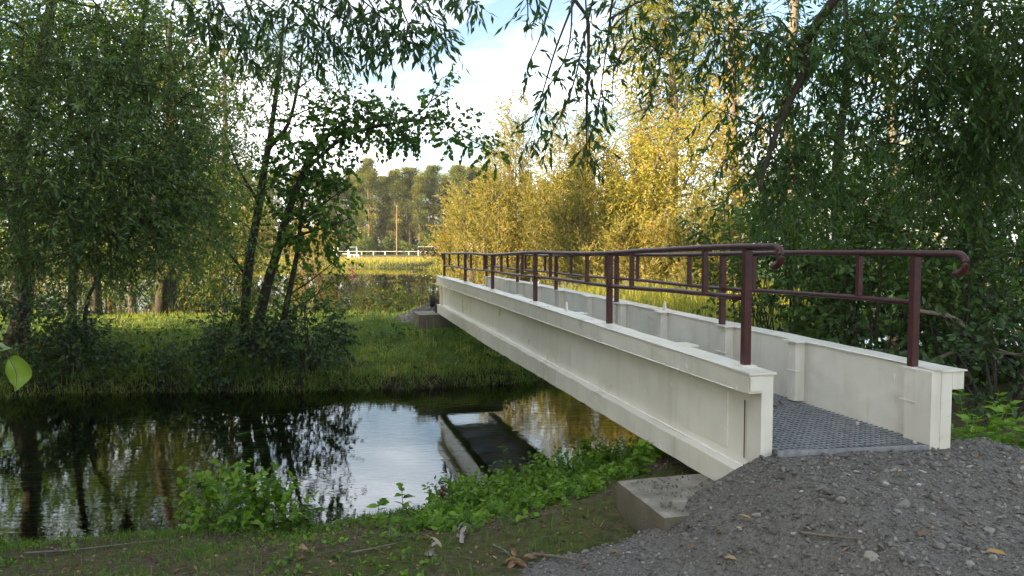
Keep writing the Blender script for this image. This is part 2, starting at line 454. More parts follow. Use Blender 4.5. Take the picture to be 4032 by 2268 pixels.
def axis(lo, hi, step, far, g=1.12):
    a = list(np.arange(lo, hi + 1e-6, step)); s = step
    while a[-1] < far[1]: s *= g; a.append(a[-1] + s)
    s = step; b = [lo]
    while b[-1] > far[0]: s *= g; b.append(b[-1] - s)
    return np.array(b[:0:-1] + a)
gx = axis(-9, 7, .09, (-700, 700)); gy = axis(2.4, 17, .09, (-300, 1200))
X, Y = np.meshgrid(gx, gy, indexing='ij')
Z = hgt(X, Y)
i, j = np.meshgrid(np.arange(len(gx) - 1), np.arange(len(gy) - 1), indexing='ij')
k = (i * len(gy) + j).ravel()
F = np.stack([k, k + len(gy), k + len(gy) + 1, k + 1], 1)
ground = obj('ground', mkmesh('ground', np.stack([X, Y, Z], -1).reshape(-1, 3), F, None, True), M['ground'], kind='structure')

# river surface: one strip that follows both banks
xs = np.concatenate([np.linspace(-60, -10, 26), np.linspace(-9.5, 9.5, 60), np.linspace(10, 60, 26)])
tt = np.linspace(0, 1, 14)
RV = np.stack([np.repeat(xs[:, None], 14, 1), (yn(xs) - 1.2)[:, None] * (1 - tt) + (yf(xs) + 1.0)[:, None] * tt, np.zeros((len(xs), 14))], -1)
i, j = np.meshgrid(np.arange(len(xs) - 1), np.arange(13), indexing='ij'); k = (i * 14 + j).ravel()
obj('river', mkmesh('river', RV.reshape(-1, 3), np.stack([k, k + 14, k + 15, k + 1], 1)), M['river'], kind='structure')
a = np.linspace(0, 2 * math.pi, 72, endpoint=False)
PV = np.stack([PC[0] + PR[0] * 1.2 * np.cos(a), PC[1] + PR[1] * 1.2 * np.sin(a), np.full(72, PZ)], 1)
PV = np.vstack([PV, [[PC[0], PC[1], PZ]]])
obj('pond', mkmesh('pond', PV, np.stack([np.arange(72), (np.arange(72) + 1) % 72, np.full(72, 72)], 1)), M['pond'], kind='structure')

# ------------------------------------------------------------------ footbridge
A0 = PS(2949, 1470, 3.9); B0 = PS(1718, 1087.5, 14.4)
U = (B0 - A0)[:2]; BL = np.hypot(*U); U = U / BL; VV = np.array([U[1], -U[0]])
AX = np.array([[U[0], U[1], 0], [VV[0], VV[1], 0], [0, 0, 1.0]])
def BP(s, w, z):
    s, w, z = np.broadcast_arrays(np.asarray(s, float), np.asarray(w, float), np.asarray(z, float))
    return np.stack([A0[0] + U[0] * s + VV[0] * w, A0[1] + U[1] * s + VV[1] * w, z], -1)
def shit(x, y, w=0):
    """along-bridge position and height of photo pixel (x,y) on the upright plane w"""
    d = ray(x, y); t = (A0[:2] @ VV + w) / (d[:2] @ VV); P = d * t
    return (P[:2] - A0[:2]) @ U, P[2] + EZ
ztop = lambda s: np.interp(s, [0, .32, 1.2, 2.4, 4.5, 6.1, 8, 10.8], [1.55, 1.556, 1.566, 1.581, 1.607, 1.62, 1.632, 1.64])
zfas = lambda s: np.interp(s, [0, 2.4, 5.7, 10.8], [1.443, 1.447, 1.466, 1.482])
zled = lambda s: np.interp(s, [0, 2.6, 6.2, 10.8], [1.015, 1.038, 1.078, 1.108])
zbot = lambda s: np.interp(s, [0, .3, 6.4, 10.8], [.9, .888, .893, .955])
WF = lambda s: 1.03 - .011 * np.asarray(s)          # inner face of the second girder

bridge = empty('footbridge', tuple(BP(0, .5, .9)), 'cream steel footbridge with dark red handrails crossing the river', 'bridge')
def to_local(o):
    o.matrix_parent_inverse = bridge.matrix_basis.inverted() if False else o.matrix_parent_inverse
bridge.location = (0, 0, 0)

def loft(name, S, w0, w1, z0, z1, mat, parent, jit=.0018, **kw):
    S = np.asarray(S, float); n = len(S)
    f = lambda q: np.broadcast_to(np.asarray(q(S) if callable(q) else q, float), (n,)) + rng.normal(0, jit, n)
    a, b, c, d = f(w0), f(w1), f(z0), f(z1)
    V = np.stack([BP(S, a, c), BP(S, b, c), BP(S, b, d), BP(S, a, d)], 1).reshape(-1, 3)
    i = np.arange(n - 1)[:, None] * 4; j = np.arange(4)[None]; j2 = (j + 1) % 4
    F4 = np.stack([i + j, i + j2, i + 4 + j2, i + 4 + j], -1).reshape(-1, 4)
    F4 = np.vstack([F4, [[3, 2, 1, 0]], [[4 * n - 4, 4 * n - 3, 4 * n - 2, 4 * n - 1]]])
    return obj(name, mkmesh(name, V, F4), mat, parent, **kw)

st = np.linspace(0, BL, 70)
def girder(side):
    if side == 0:
        S = st; body = (lambda s: .075 + 0 * s, lambda s: .14 + 0 * s); fas = (0.0, .0735); sgn = 1
        inner = lambda s: .14 + 0 * np.asarray(s); idir = 1
        cap = (lambda s: -.006 + 0 * s, lambda s: .15 + 0 * s)
        lab = 'cream girder on the upstream side of the deck'
    else:
        S = np.linspace(-.16, BL - .33, 70)
        body = (lambda s: WF(s), lambda s: WF(s) + .065); fas = (lambda s: WF(s) + .0665, lambda s: WF(s) + .14)
        inner = lambda s: WF(s); idir = -1
        cap = (lambda s: WF(s) - .01, lambda s: WF(s) + .146)
        lab = 'cream girder on the far side of the deck'
    g = loft('girder', S, body[0], body[1], lambda s: zbot(s) + .002, lambda s: ztop(s) - .009, M['paint'], bridge)
    loft('top_fascia', S[:], fas[0], fas[1], zfas, lambda s: ztop(s) - .0095, M['paint'], g)
    lb = S if side else np.concatenate([[.1], S[1:]])
    loft('bottom_flange', lb, fas[0], fas[1], zbot, zled, M['paint'], g)
    loft('cap_plate', np.concatenate([[S[0] - .015], S[1:-1], [S[-1] + .01]]), cap[0], cap[1], lambda s: ztop(s) - .0075, ztop, M['paint'], g, .0014)
    # weld beads: lower edge of the fascia, inner edge of the ledge
    b = MB()
    wq = 0.002 if side == 0 else None
    sw = np.linspace(S[0] + .15, S[-1] - .02, 260)
    if side == 0:
        b.tube(BP(sw, .073 + rng.normal(0, .001, 260), zled(sw) + .003), .0045 + rng.random(260) * .002, 4)
        b.tube(BP(sw, -.001, zfas(sw)), .0025 + rng.random(260) * .0018, 4)
        b.tube(BP(sw, -.006, ztop(sw) - .001), .002 + rng.random(260) * .0022, 4)
    else:
        b.tube(BP(sw, WF(sw) - .008, ztop(sw) - .001), .002 + rng.random(260) * .0022, 4)
    b.build('weld_seam', M['weld'], g)
    # stiffeners on the inner face, each with a plate on top
    xs_src = [1985, 2046, 2107, 2186, 2292, 2426, 2597, 2810, 3128] if side else [1785, 1875, 2005, 2215, 2620]
    sl = [shit(x, 1200, 1.0)[0] if side else shit(x, 1200, .15)[0] for x in xs_src]
    sl = [10.2, 8.9, 8.05, 7.1, 6.1, 5.05, 4.05, 3.1, 1.95, 1.05] if side else [9.6, 7.6, 5.4, 3.15, 1.05]
    for s0 in sl:
        m = MB(); w_ = float(inner(s0)); hw = .055
        zt = ztop(s0) - .0105
        q = lambda s, w, z: BP(s, w_ + idir * w, z)
        z0 = 1.16 if side else 1.17
        V = np.array([q(s0 - hw, -.002, z0), q(s0 - hw * .75, .06, z0), q(s0 + hw * .75, .06, z0), q(s0 + hw, -.002, z0),
                      q(s0 - hw, -.002, zt), q(s0 - hw * .75, .06, zt), q(s0 + hw * .75, .06, zt), q(s0 + hw, -.002, zt)])
        m.add(V, F4=[[0, 1, 5, 4], [1, 2, 6, 5], [2, 3, 7, 6], [4, 5, 6, 7], [3, 2, 1, 0]])
        m.box(q(s0, .03, 1.36), (.05, .036, .004), AX)
        m.build('stiffener', M['paint'], g)
        m = MB(); m.box(q(s0, .04, ztop(s0) - .0035), (.085, .045, .0042), AX); m.build('stiffener_plate', M['paint'], g)
    # lifting lugs
    for s0 in ([3.3, 8.15] if side == 0 else [3.2, 7.75]):
        m = MB(); c = np.array([(-.035, 0), (.035, 0), (.016, .075), (.006, .088), (-.006, .088), (-.016, .075)])
        z0 = ztop(s0) - .001; w_ = (.1 if side == 0 else float(WF(s0)) + .045)
        V = np.vstack([BP(s0 + c[:, 0], w_ - .006, z0 + c[:, 1]), BP(s0 + c[:, 0], w_ + .006, z0 + c[:, 1])])
        F4 = [[i, (i + 1) % 6, (i + 1) % 6 + 6, i + 6] for i in range(6)]
        m.add(V, [[0, 2, 1], [0, 5, 2], [6, 7, 8], [6, 8, 11]], F4 + [[2, 5, 4, 3], [8, 9, 10, 11]])
        m.build('lifting_lug', M['paint'], g)
    if side == 1:      # box that closes the end on the inside
        m = MB(); s0 = -.16
        m.box(BP(s0 + .1, float(WF(s0)) - .028, 1.335), (.095, .03, .205), AX); m.build('end_box', M['paint'], g)
    else:
        m = MB()       # patch plate with an open seam
        m.box(BP(.62, .0735, 1.235), (.29, .0035, .155), AX); m.build('patch_plate', M['paint'], g)
        s_a, z_a = shit(2932, 1575, .068); z_b = shit(2930, 1803, .068)[1]
        m = MB(); m.box(BP(s_a, .0692, (z_a + z_b) / 2), (.0035, .0012, (z_a - z_b) / 2), AX); m.build('open_seam', M['rust'], g)
        m = MB(); m.box(BP(10.6, .055, 1.29), (.06, .02, .175), AX); m.build('end_stiffener', M['paint'], g)
        m = MB(); m.box(BP(-.0125, .037, 1.496), (.004, .036, .038), AX); m.build('end_cap', M['paint'], g)
    return g
girder(0); girder(1)

# grating: bearing bars along, cross bars over
m = MB(); ZD = 1.153
wl_, wr_ = .145, 1.0
for w in np.arange(wl_ + .012, wr_, .034):
    s1 = -.06 - .1 * (w - .14); n = 2
    m.box(BP((s1 + BL - .3) / 2, w - .006 * 0, ZD - .014), ((BL - .3 - s1) / 2, .0022, .014), AX)
for s in np.arange(-.04, BL - .3, .042):
    m.box(BP(s, (wl_ + WF(s) - .004) / 2, ZD - .004), (.0036, (WF(s) - .004 - wl_) / 2, .0035), AX)
m.build('deck_grating', M['steel'], bridge, kind='stuff')
m = MB(); m.box(BP(-.105, .56, ZD - .016), (.005, .43, .018), np.array([AX[0] * 1, unit(AX[1] - .1 * AX[0]), AX[2]])); m.build('grating_edge', M['steel'], bridge)
for s in np.arange(1.0, 10.5, 1.0):
    m = MB(); m.box(BP(s, (.14 + WF(s)) / 2, 1.06), (.03, (WF(s) - .14) / 2, .05), AX); m.build('cross_beam', M['paint'], bridge)
for s, w in [(.35, .93), (.36, .3), (-.1, .93), (2.3, .92)]:
    m = MB(); m.tube(np.array([BP(s, w, ZD), BP(s, w, ZD + .012)]), .012, 6); m.build('clamp_bolt', M['bolt'], bridge)

# handrails
NP = [(2943, 959, 1442, 1176), (2401, 986, 1274, 1124), (2108, 989, 1188, 1090), (1939.5, 995.5, 1139, 1069), (1832, 994.5, 1110, 1056.5), (1749, 992.5, 1086, 1045.5)]
FP = [(3573, 984, 1431, 1193), (2833, 990, 1276, 1134.6), (2426, 997, 1190, 1097), (2194, 999, 1141, 1075), (2046, 999.5, 1112, 1060), (1928, 998, 1088, 1046)]
NB = [2776, 2488, 2311, 2167, 2057, 1974.5, 1907, 1854.7, 1805.6, 1769.7]
FB = [3356, 2950, 2704, 2505, 2385, 2251, 2152, 2077.5, 2009, 1959.5]
def handrail(posts, bals, side):
    wf = (lambda s: .105 + 0 * np.asarray(s)) if side == 0 else (lambda s: WF(s) - .026)
    S, ZT, ZM = [], [], []
    for x, yt, yb, ym in posts:
        w = float(wf(0)) if side == 0 else .95
        s, z = shit(x, yt, w); S.append(s); ZT.append(z); ZM.append(shit(x, ym, w)[1])
    S, ZT, ZM = map(np.array, (S, ZT, ZM))
    R = .0185
    sr = np.linspace(S[0] - (.26 if side == 0 else .28), S[-1] + .18, 60)
    zr = np.interp(sr, S, ZT) - R
    sl0 = (ZT[1] - ZT[0]) / (S[1] - S[0])
    zr = np.where(sr < S[0], ZT[0] - R + .5 * sl0 * (sr - S[0]), zr) + .006 * np.sin(sr * 1.7) + rng.normal(0, .0008, 60)
    P = BP(sr, wf(sr), zr)
    a = np.linspace(0, math.radians(200), 12)[1:]; rc = .05
    curl = lambda s0, z0, d: BP(s0 + d * rc * np.sin(a), float(wf(s0)), z0 - rc + rc * np.cos(a))
    P = np.vstack([curl(sr[0], zr[0], -1)[::-1], P, curl(sr[-1], zr[-1], 1)])
    m = MB(); m.tube(P, R, 10)
    h = m.build('handrail', M['red'], bridge, smooth=True)
    m = MB(); sm = np.linspace(S[0], S[-1], 50); zm = np.interp(sm, S, ZM) + .005 * np.sin(sm * 2.1) + rng.normal(0, .0008, 50)
    m.tube(BP(sm, wf(sm), zm), .0155, 10); m.build('mid_rail', M['red'], h, smooth=True)
    fz = lambda s: np.interp(s, sr, zr)
    for s in S:
        zb = ztop(s) + .0005 if side == 0 else ztop(s) - .004
        m = MB(); zt_ = fz(s) - .012
        m.box(BP(s, float(wf(s)), (zb + zt_) / 2), (.02, .02, (zt_ - zb) / 2), AX); m.build('post', M['red'], h)
        m = MB()
        if side == 0:
            m.box(BP(s, .1, ztop(s) + .003), (.045, .045, .0035), AX); m.build('post_base', M['paint'], h)
        else:
            w_ = float(wf(s))
            m.box(BP(s, w_ - .001, (1.17 + zb - .002) / 2), (.0215, .0215, (zb - .002 - 1.17) / 2), AX)
            for zz in (ztop(s) - .014, 1.36): m.box(BP(s, w_ - .004, zz), (.06, .03, .004), AX)
            m.build('post_socket', M['paint'], h)
    for x in bals:
        s, _ = shit(x, 1050, float(wf(0)) if side == 0 else .95)
        z1 = fz(s) - .012; z0 = np.interp(s, sm, zm) + .01
        m = MB(); m.box(BP(s, float(wf(s)), (z0 + z1) / 2), (.0145, .0145, (z1 - z0) / 2), AX); m.build('baluster', M['red'], h)
handrail(NP, NB, 0); handrail(FP, FB, 1)

# rubber wheels at the far end
for s, w, z, r in [(BL + .03, .03, 1.02, .115), (BL + .75, .03, 1.12, .115)]:
    m = MB(); aa = np.linspace(0, 2 * math.pi, 28, endpoint=False)
    prof = [(.035, .05), (.09, .05), (r - .008, .045), (r, .03), (r, -.03), (r - .008, -.045), (.09, -.05), (.035, -.05)]
    V = np.vstack([BP(s + pr * np.cos(aa), w + pw, z + pr * np.sin(aa)) for pr, pw in prof])
    i, j = np.meshgrid(np.arange(len(prof) - 1), np.arange(28), indexing='ij')
    F4 = np.stack([i * 28 + j, i * 28 + (j + 1) % 28, (i + 1) * 28 + (j + 1) % 28, (i + 1) * 28 + j], -1).reshape(-1, 4)
    m.add(V, F4=F4); wh = m.build('wheel', M['rubber'], bridge)
    m = MB(); m.tube(np.array([BP(s, w - .058, z), BP(s, w + .12, z)]), .036, 12); m.build('hub', M['rust'], wh)

# concrete abutments
def block(name, c, h, ax, label, mat):
    n = 8
    g = np.linspace(-1, 1, n)
    m = MB()
    V = []; F4 = []
    def facegrid(o, a, b):
        base = sum(len(v) for v in V)
        P = np.array([[np.array(o) + np.array(a) * x + np.array(b) * y for y in g] for x in g]).reshape(-1, 3)
        V.append(P); i, j = np.meshgrid(np.arange(n - 1), np.arange(n - 1), indexing='ij'); k = (i * n + j).ravel() + base
        F4.append(np.stack([k, k + n, k + n + 1, k + 1], 1))
    for o, a, b in [((0, 0, 1), (1, 0, 0), (0, 1, 0)), ((0, 0, -1), (0, 1, 0), (1, 0, 0)), ((1, 0, 0), (0, 1, 0), (0, 0, 1)), ((-1, 0, 0), (0, 0, 1), (0, 1, 0)), ((0, 1, 0), (0, 0, 1), (1, 0, 0)), ((0, -1, 0), (1, 0, 0), (0, 0, 1))]:
        facegrid(o, a, b)
    P = np.vstack(V)
    # rounded, chipped arrises
    h = np.asarray(h, float); r = .022
    Wd = P * h
    lim = h - r; inn = np.clip(Wd, -lim, lim); d = Wd - inn; L = np.linalg.norm(d, axis=1, keepdims=True)
    Wd = np.where(L > 1e-6, inn + d / np.maximum(L, 1e-6) * r, Wd)
    Wd += (np.stack([fbm(Wd[:, 1] * 9 + 3, Wd[:, 2] * 9), fbm(Wd[:, 0] * 9, Wd[:, 2] * 9), fbm(Wd[:, 0] * 7, Wd[:, 1] * 7)], 1)) * .012
    m.add(np.asarray(c) + Wd @ np.asarray(ax), F4=np.vstack(F4))
    return m.build(name, mat, None, True, label=label, cat='concrete block', group='abutments of the footbridge')
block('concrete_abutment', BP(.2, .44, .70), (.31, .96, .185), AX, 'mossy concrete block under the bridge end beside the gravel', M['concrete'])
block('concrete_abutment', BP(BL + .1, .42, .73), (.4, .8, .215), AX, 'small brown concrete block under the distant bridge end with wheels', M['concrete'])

# ------------------------------------------------------------------ gravel ramp and heap
C0 = BP(-.05, .6, 0)[:2]
def ramp_z(x, y):
    rx = x - C0[0]; ry = y - C0[1]
    s = rx * U[0] + ry * U[1]; w = rx * VV[0] + ry * VV[1]
    top = 1.128 - .16 * np.clip(-s - .35, 0, 5) - .0 * s
    top = np.where(s > .0, 1.128 - .55 * np.clip(s - .02, 0, 3) - np.where(np.abs(w) < .42, 0.0, 0), top)
    side = .56 * np.clip(-.55 - w, 0, 5) + .34 * np.clip(w - .85, 0, 5)
    z = top - side
    z = np.maximum(z, np.where(w < 0, (.815 - .16 * np.clip(-1.1 - w, 0, 5)) * sstep(.2, .02, s) - .02, -9))
    return z + .03 * fbm(x * 3, y * 3, 4) + .012 * fbm(x * 11, y * 11, 3)
gxs = np.arange(-1.5, 6.2, .04); gys = np.arange(1.2, 5.6, .04)
X, Y = np.meshgrid(gxs, gys, indexing='ij')
Zr = ramp_z(X, Y); Zg = hgt(X, Y)
Zr = np.maximum(Zr, Zg - .12)
i, j = np.meshgrid(np.arange(len(gxs) - 1), np.arange(len(gys) - 1), indexing='ij'); k = (i * len(gys) + j).ravel()
obj('gravel_path', mkmesh('gravel_path', np.stack([X, Y, Zr], -1).reshape(-1, 3), np.stack([k, k + len(gys), k + len(gys) + 1, k + 1], 1), None, True), M['fines'], kind='structure')

PHI = (1 + 5 ** .5) / 2
ICO = unit(np.array([(-1, PHI, 0), (1, PHI, 0), (-1, -PHI, 0), (1, -PHI, 0), (0, -1, PHI), (0, 1, PHI), (0, -1, -PHI), (0, 1, -PHI), (PHI, 0, -1), (PHI, 0, 1), (-PHI, 0, -1), (-PHI, 0, 1)], float))
ICF = np.array([(0, 11, 5), (0, 5, 1), (0, 1, 7), (0, 7, 10), (0, 10, 11), (1, 5, 9), (5, 11, 4), (11, 10, 2), (10, 7, 6), (7, 1, 8), (3, 9, 4), (3, 4, 2), (3, 2, 6), (3, 6, 8), (3, 8, 9), (4, 9, 5), (2, 4, 11), (6, 2, 10), (8, 6, 7), (9, 8, 1)])
def rotmats(n):
    q = unit(rng.normal(size=(n, 4))); w, x, y, z = q.T
    return np.stack([1 - 2 * (y * y + z * z), 2 * (x * y - z * w), 2 * (x * z + y * w), 2 * (x * y + z * w), 1 - 2 * (x * x + z * z), 2 * (y * z - x * w), 2 * (x * z - y * w), 2 * (y * z + x * w), 1 - 2 * (x * x + y * y)], -1).reshape(n, 3, 3)
OCT = np.array([(1, 0, 0), (-1, 0, 0), (0, 1, 0), (0, -1, 0), (0, 0, 1), (0, 0, -1)], float)
OCF = np.array([(0, 2, 4), (2, 1, 4), (1, 3, 4), (3, 0, 4), (2, 0, 5), (1, 2, 5), (3, 1, 5), (0, 3, 5)])
def stones(name, P, R, tint, mat, small=False, **kw):
    n = len(P); TV, TF = (OCT, OCF) if small else (ICO, ICF); nv = len(TV)
    D = TV[None] * (1 + rng.normal(0, .16, (n, nv, 1))) * R[:, None, None] * (np.array([1, .8, .55]) * (1 + rng.normal(0, .15, (n, 3))))[:, None]
    V = P[:, None] + np.einsum('nij,nkj->nki', rotmats(n), D) * np.array([1, 1, .8])
    F = (TF[None] + (np.arange(n) * nv)[:, None, None]).reshape(-1, 3)
    return obj(name, mkmesh(name, V.reshape(-1, 3), F, {'tint': np.repeat(tint, nv)}), mat, **kw)
n = 54000
px = rng.uniform(-.6, 3.6, n); py = rng.uniform(2.4, 4.75, n)
zz = ramp_z(px, py); ok = (zz > hgt(px, py) - .02)
rx = px - C0[0]; ry = py - C0[1]; s_ = rx * U[0] + ry * U[1]; w_ = rx * VV[0] + ry * VV[1]
ok &= ~((s_ > -.04) & (np.abs(w_) < .45)) & (s_ < .55) & (zz > .55)
ok &= ~((s_ > .02) & (w_ > -.75) & (w_ < .6))
px, py, zz = px[ok], py[ok], zz[ok]
r = np.clip(rng.lognormal(math.log(.0054), .56, len(px)), .0026, .034)
tn = np.clip(rng.beta(2, 3.2, len(px)) + (rng.random(len(px)) < .02) * .5, 0, 1); big_ = r > .0095
PP = np.stack([px, py, zz + r * .15], 1)
stones('gravel', PP[~big_], r[~big_], tn[~big_], M['stone'], True, kind='stuff', label='fine grey crushed stone covering the ramp')
stones('gravel', PP[big_], r[big_], tn[big_], M['stone'], kind='stuff', label='larger loose stones lying on the gravel ramp')

sb = rng.uniform(-.08, .46, 150); wb = np.abs(rng.normal(0, .35, 150)); wb = -.42 + (wb % .55) ; PB = BP(sb, wb - .05, .893)
stones('block_grit', PB, rng.uniform(.004, .013, 150), rng.beta(2, 3, 150), M['stone'], True, kind='stuff', label='grit scattered on top of the near concrete block')
# heap of stone at the far end
hc = BP(BL + .95, -.3, 0)[:2]
gxs = np.linspace(hc[0] - 2.1, hc[0] + 2.6, 60); gys = np.linspace(hc[1] - 1.9, hc[1] + 2.2, 50)
def heap_z(x, y):
    d = np.hypot((x - hc[0] - .3) / 1.25, (y - hc[1]) / 1.0)
    return .5 + .55 * (1 - d) + .05 * fbm(x * 4, y * 4, 3)
X, Y = np.meshgrid(gxs, gys, indexing='ij'); Zh = np.maximum(np.minimum(heap_z(X, Y), 1.16), hgt(X, Y) - .15)
i, j = np.meshgrid(np.arange(59), np.arange(49), indexing='ij'); k = (i * 50 + j).ravel()
heap = obj('gravel_heap', mkmesh('gravel_heap', np.stack([X, Y, Zh], -1).reshape(-1, 3), np.stack([k, k + 50, k + 51, k + 1], 1), None, True), M['fines'],
           label='low heap of grey gravel beyond the wheeled end of the bridge', cat='gravel heap')
n = 5000; px = rng.uniform(gxs[0], gxs[-1], n); py = rng.uniform(gys[0], gys[-1], n); zz = np.minimum(heap_z(px, py), 1.16); ok = zz > hgt(px, py) - .03
r = rng.uniform(.015, .04, ok.sum())
stones('heap_stones', np.stack([px[ok], py[ok], zz[ok]], 1), r, rng.beta(5, 1.6, ok.sum()), M['stone'], parent=heap, kind='stuff')
#FOLIAGE
# ------------------------------------------------------------------ foliage tools
LANCE = (np.array([(0, 0, 0), (-.5, .42, .13), (.5, .42, .13), (0, 1, -.04)], float), np.array([(0, 2, 3), (0, 3, 1)]), None)
OVATE = (np.array([(0, 0, 0), (.40, .22, .1), (.44, .55, .1), (0, 1, -.08), (-.44, .55, .1), (-.40, .22, .1)], float), None, np.array([(0, 1, 2, 3), (0, 3, 4, 5)]))
HEART = (np.array([(0, 0, 0), (.42, .06, .1), (.52, .36, .1), (.28, .72, .05), (0, 1, -.1), (-.28, .72, .05), (-.52, .36, .1), (-.42, .06, .1)], float), None, np.array([(0, 1, 2, 3), (0, 3, 4, 4), (0, 5, 6, 7)]))
HEART = (HEART[0], np.array([(0, 3, 4), (0, 4, 5)]), np.array([(0, 1, 2, 3), (0, 5, 6, 7)]))
_y = np.array([0, .22, .5, .78, 1]); _w = np.array([0, .42, .5, .34, 0]); _z = .34 * np.sin(_y * 2.6)
CURL = (np.array([(-w_ , y_, z_ * .6 + .22 * (w_ > 0)) for w_, y_, z_ in zip(_w, _y, _z)] + [(0, y_, z_ * .6) for y_, z_ in zip(_y, _z)] + [(w_, y_, z_ * .6 + .22 * (w_ > 0)) for w_, y_, z_ in zip(_w, _y, _z)], float), None,
        np.array([(q + o, q + o + 5, q + o + 6, q + o + 1) for q in range(4) for o in (0, 5)]))
LEAF = {'curl': CURL, 'lance': LANCE, 'ovate': OVATE, 'heart': HEART}
UP = np.array([0, 0, 1.0])

class Foliage:
    """leaves and twigs of ONE plant"""
    def __init__(s): s.V = []; s.F3 = []; s.F4 = []; s.A = []; s.n = 0; s.tw = MB(); s.nt = 0
    def leaves(s, P, T, L, W, tint, shape='lance', nrm=None, upness=.7):
        n = len(P)
        if n == 0: return
        T = unit(T)
        Nn = unit(rng.normal(size=(n, 3)) + UP * upness * 2) if nrm is None else nrm
        X = unit(np.cross(T, Nn)); Nn = np.cross(X, T)
        tv, f3, f4 = LEAF[shape]
        L = np.broadcast_to(L, (n,)); W = np.broadcast_to(W, (n,))
        V = P[:, None] + tv[None, :, 0, None] * (X * W[:, None])[:, None] + tv[None, :, 1, None] * (T * L[:, None])[:, None] + tv[None, :, 2, None] * (Nn * W[:, None])[:, None]
        k = len(tv); off = (s.n + np.arange(n) * k)[:, None, None]
        s.V.append(V.reshape(-1, 3)); s.n += n * k
        if f3 is not None: s.F3.append((f3[None] + off).reshape(-1, 3))
        if f4 is not None: s.F4.append((f4[None] + off).reshape(-1, 4))
        s.A.append(np.repeat(np.clip(np.broadcast_to(tint, (n,)), 0, 1), k))
    def twigs(s, P, r0, r1):
        """P (n,k,3): thin three-sided twigs"""
        n, k, _ = P.shape
        T = unit(np.gradient(P, axis=1)); X = unit(np.cross(T, np.array([.3, .2, 1.0]))); Yv = np.cross(T, X)
        R = np.linspace(1, 0, k)[None, :, None, None] * (np.asarray(r0).reshape(-1, 1, 1, 1) - r1) + r1
        a = np.array([0, 2.094, 4.189])
        V = P[:, :, None] + R * (np.cos(a)[None, None, :, None] * X[:, :, None] + np.sin(a)[None, None, :, None] * Yv[:, :, None])
        i = np.arange(n)[:, None, None] * k * 3 + np.arange(k - 1)[None, :, None] * 3; j = np.arange(3)[None, None]
        j2 = (j + 1) % 3
        F = np.stack([i + j, i + j2, i + 3 + j2, i + 3 + j], -1).reshape(-1, 4)
        s.tw.add(V.reshape(-1, 3), F4=F); s.nt += n
    def spray(s, st, dr, ln, per, LL, LW, droop=.5, K=3, ang=.8, shape='lance', tint=(.2, .8), tr=.004, ldroop=.25, upness=.7, wob=.25, t0=.12, show=True):
        n = len(st)
        if n == 0: return
        ln = np.broadcast_to(ln, (n,)); d = unit(dr); P = [st]
        for q in range(K):
            d = unit(d + np.array([0, 0, -droop / K]) + rng.normal(0, wob, (n, 3)) / K)
            P.append(P[-1] + d * (ln / K)[:, None])
        P = np.stack(P, 1)
        if show: s.twigs(P, np.full(n, tr), tr * .35)
        t = (np.linspace(t0, 1, per)[None] + rng.uniform(-.5, .5, (n, per)) / per).clip(0, .999) * K
        i = t.astype(int); f = (t - i)[..., None]; ar = np.arange(n)[:, None]
        a = P[ar, i]; b = P[ar, i + 1]
        C = (a * (1 - f) + b * f).reshape(-1, 3); T = unit((b - a).reshape(-1, 3))
        sd = unit(np.cross(T, unit(rng.normal(size=T.shape))))
        D = T * math.cos(ang) + sd * math.sin(ang) * rng.uniform(.6, 1.2, (len(T), 1)) + np.array([0, 0, -ldroop])
        base = np.repeat(rng.uniform(*tint, n), per)
        s.leaves(C, D, LL * rng.uniform(.65, 1.2, len(C)), LW * rng.uniform(.75, 1.2, len(C)), base + rng.normal(0, .14, len(C)), shape, None, upness)
    def build(s, parent, mat, crown='crown', twig='twigs', tmat=None, **kw):
        F = []
        if s.F3: F.append(np.vstack(s.F3))
        if s.F4: F.append(np.vstack(s.F4))
        o = obj(crown, mkmesh(crown, np.vstack(s.V), F, {'tint': np.concatenate(s.A)}), mat, parent, **kw)
        if s.nt: s.tw.build(twig, tmat or M['bark'], parent if parent is not None else o, kind='stuff')
        return o

def ball(c, r, n, hollow=.45):
    d = unit(rng.normal(size=(n, 3))); q = (hollow + (1 - hollow) * rng.random((n, 1))) ** .8
    return np.asarray(c) + d * q * np.broadcast_to(np.asarray(r, float), (3,)), d

def gz(p, dz=-.08):
    return np.array([p[0], p[1], float(hgt(p[0], p[1])) + dz])

def trunk_mesh(paths, n=9):
    m = MB()
    for P, r0, r1 in paths:
        P = smooth_path(P, max(8, 5 * len(P)))
        P = P + np.stack([fbm(np.linspace(0, 3, len(P)) + P[0, 0] * 7, np.full(len(P), q * 3.3), 2) for q in range(3)], 1) * r0 * .7
        t = np.linspace(0, 1, len(P)); R = r0 + (r1 - r0) * t
        R = R * (1 + .06 * np.sin(np.arange(len(P)) * 2.3)); R[0] *= 1.25
        m.tube(P, R, n, True)
    return m

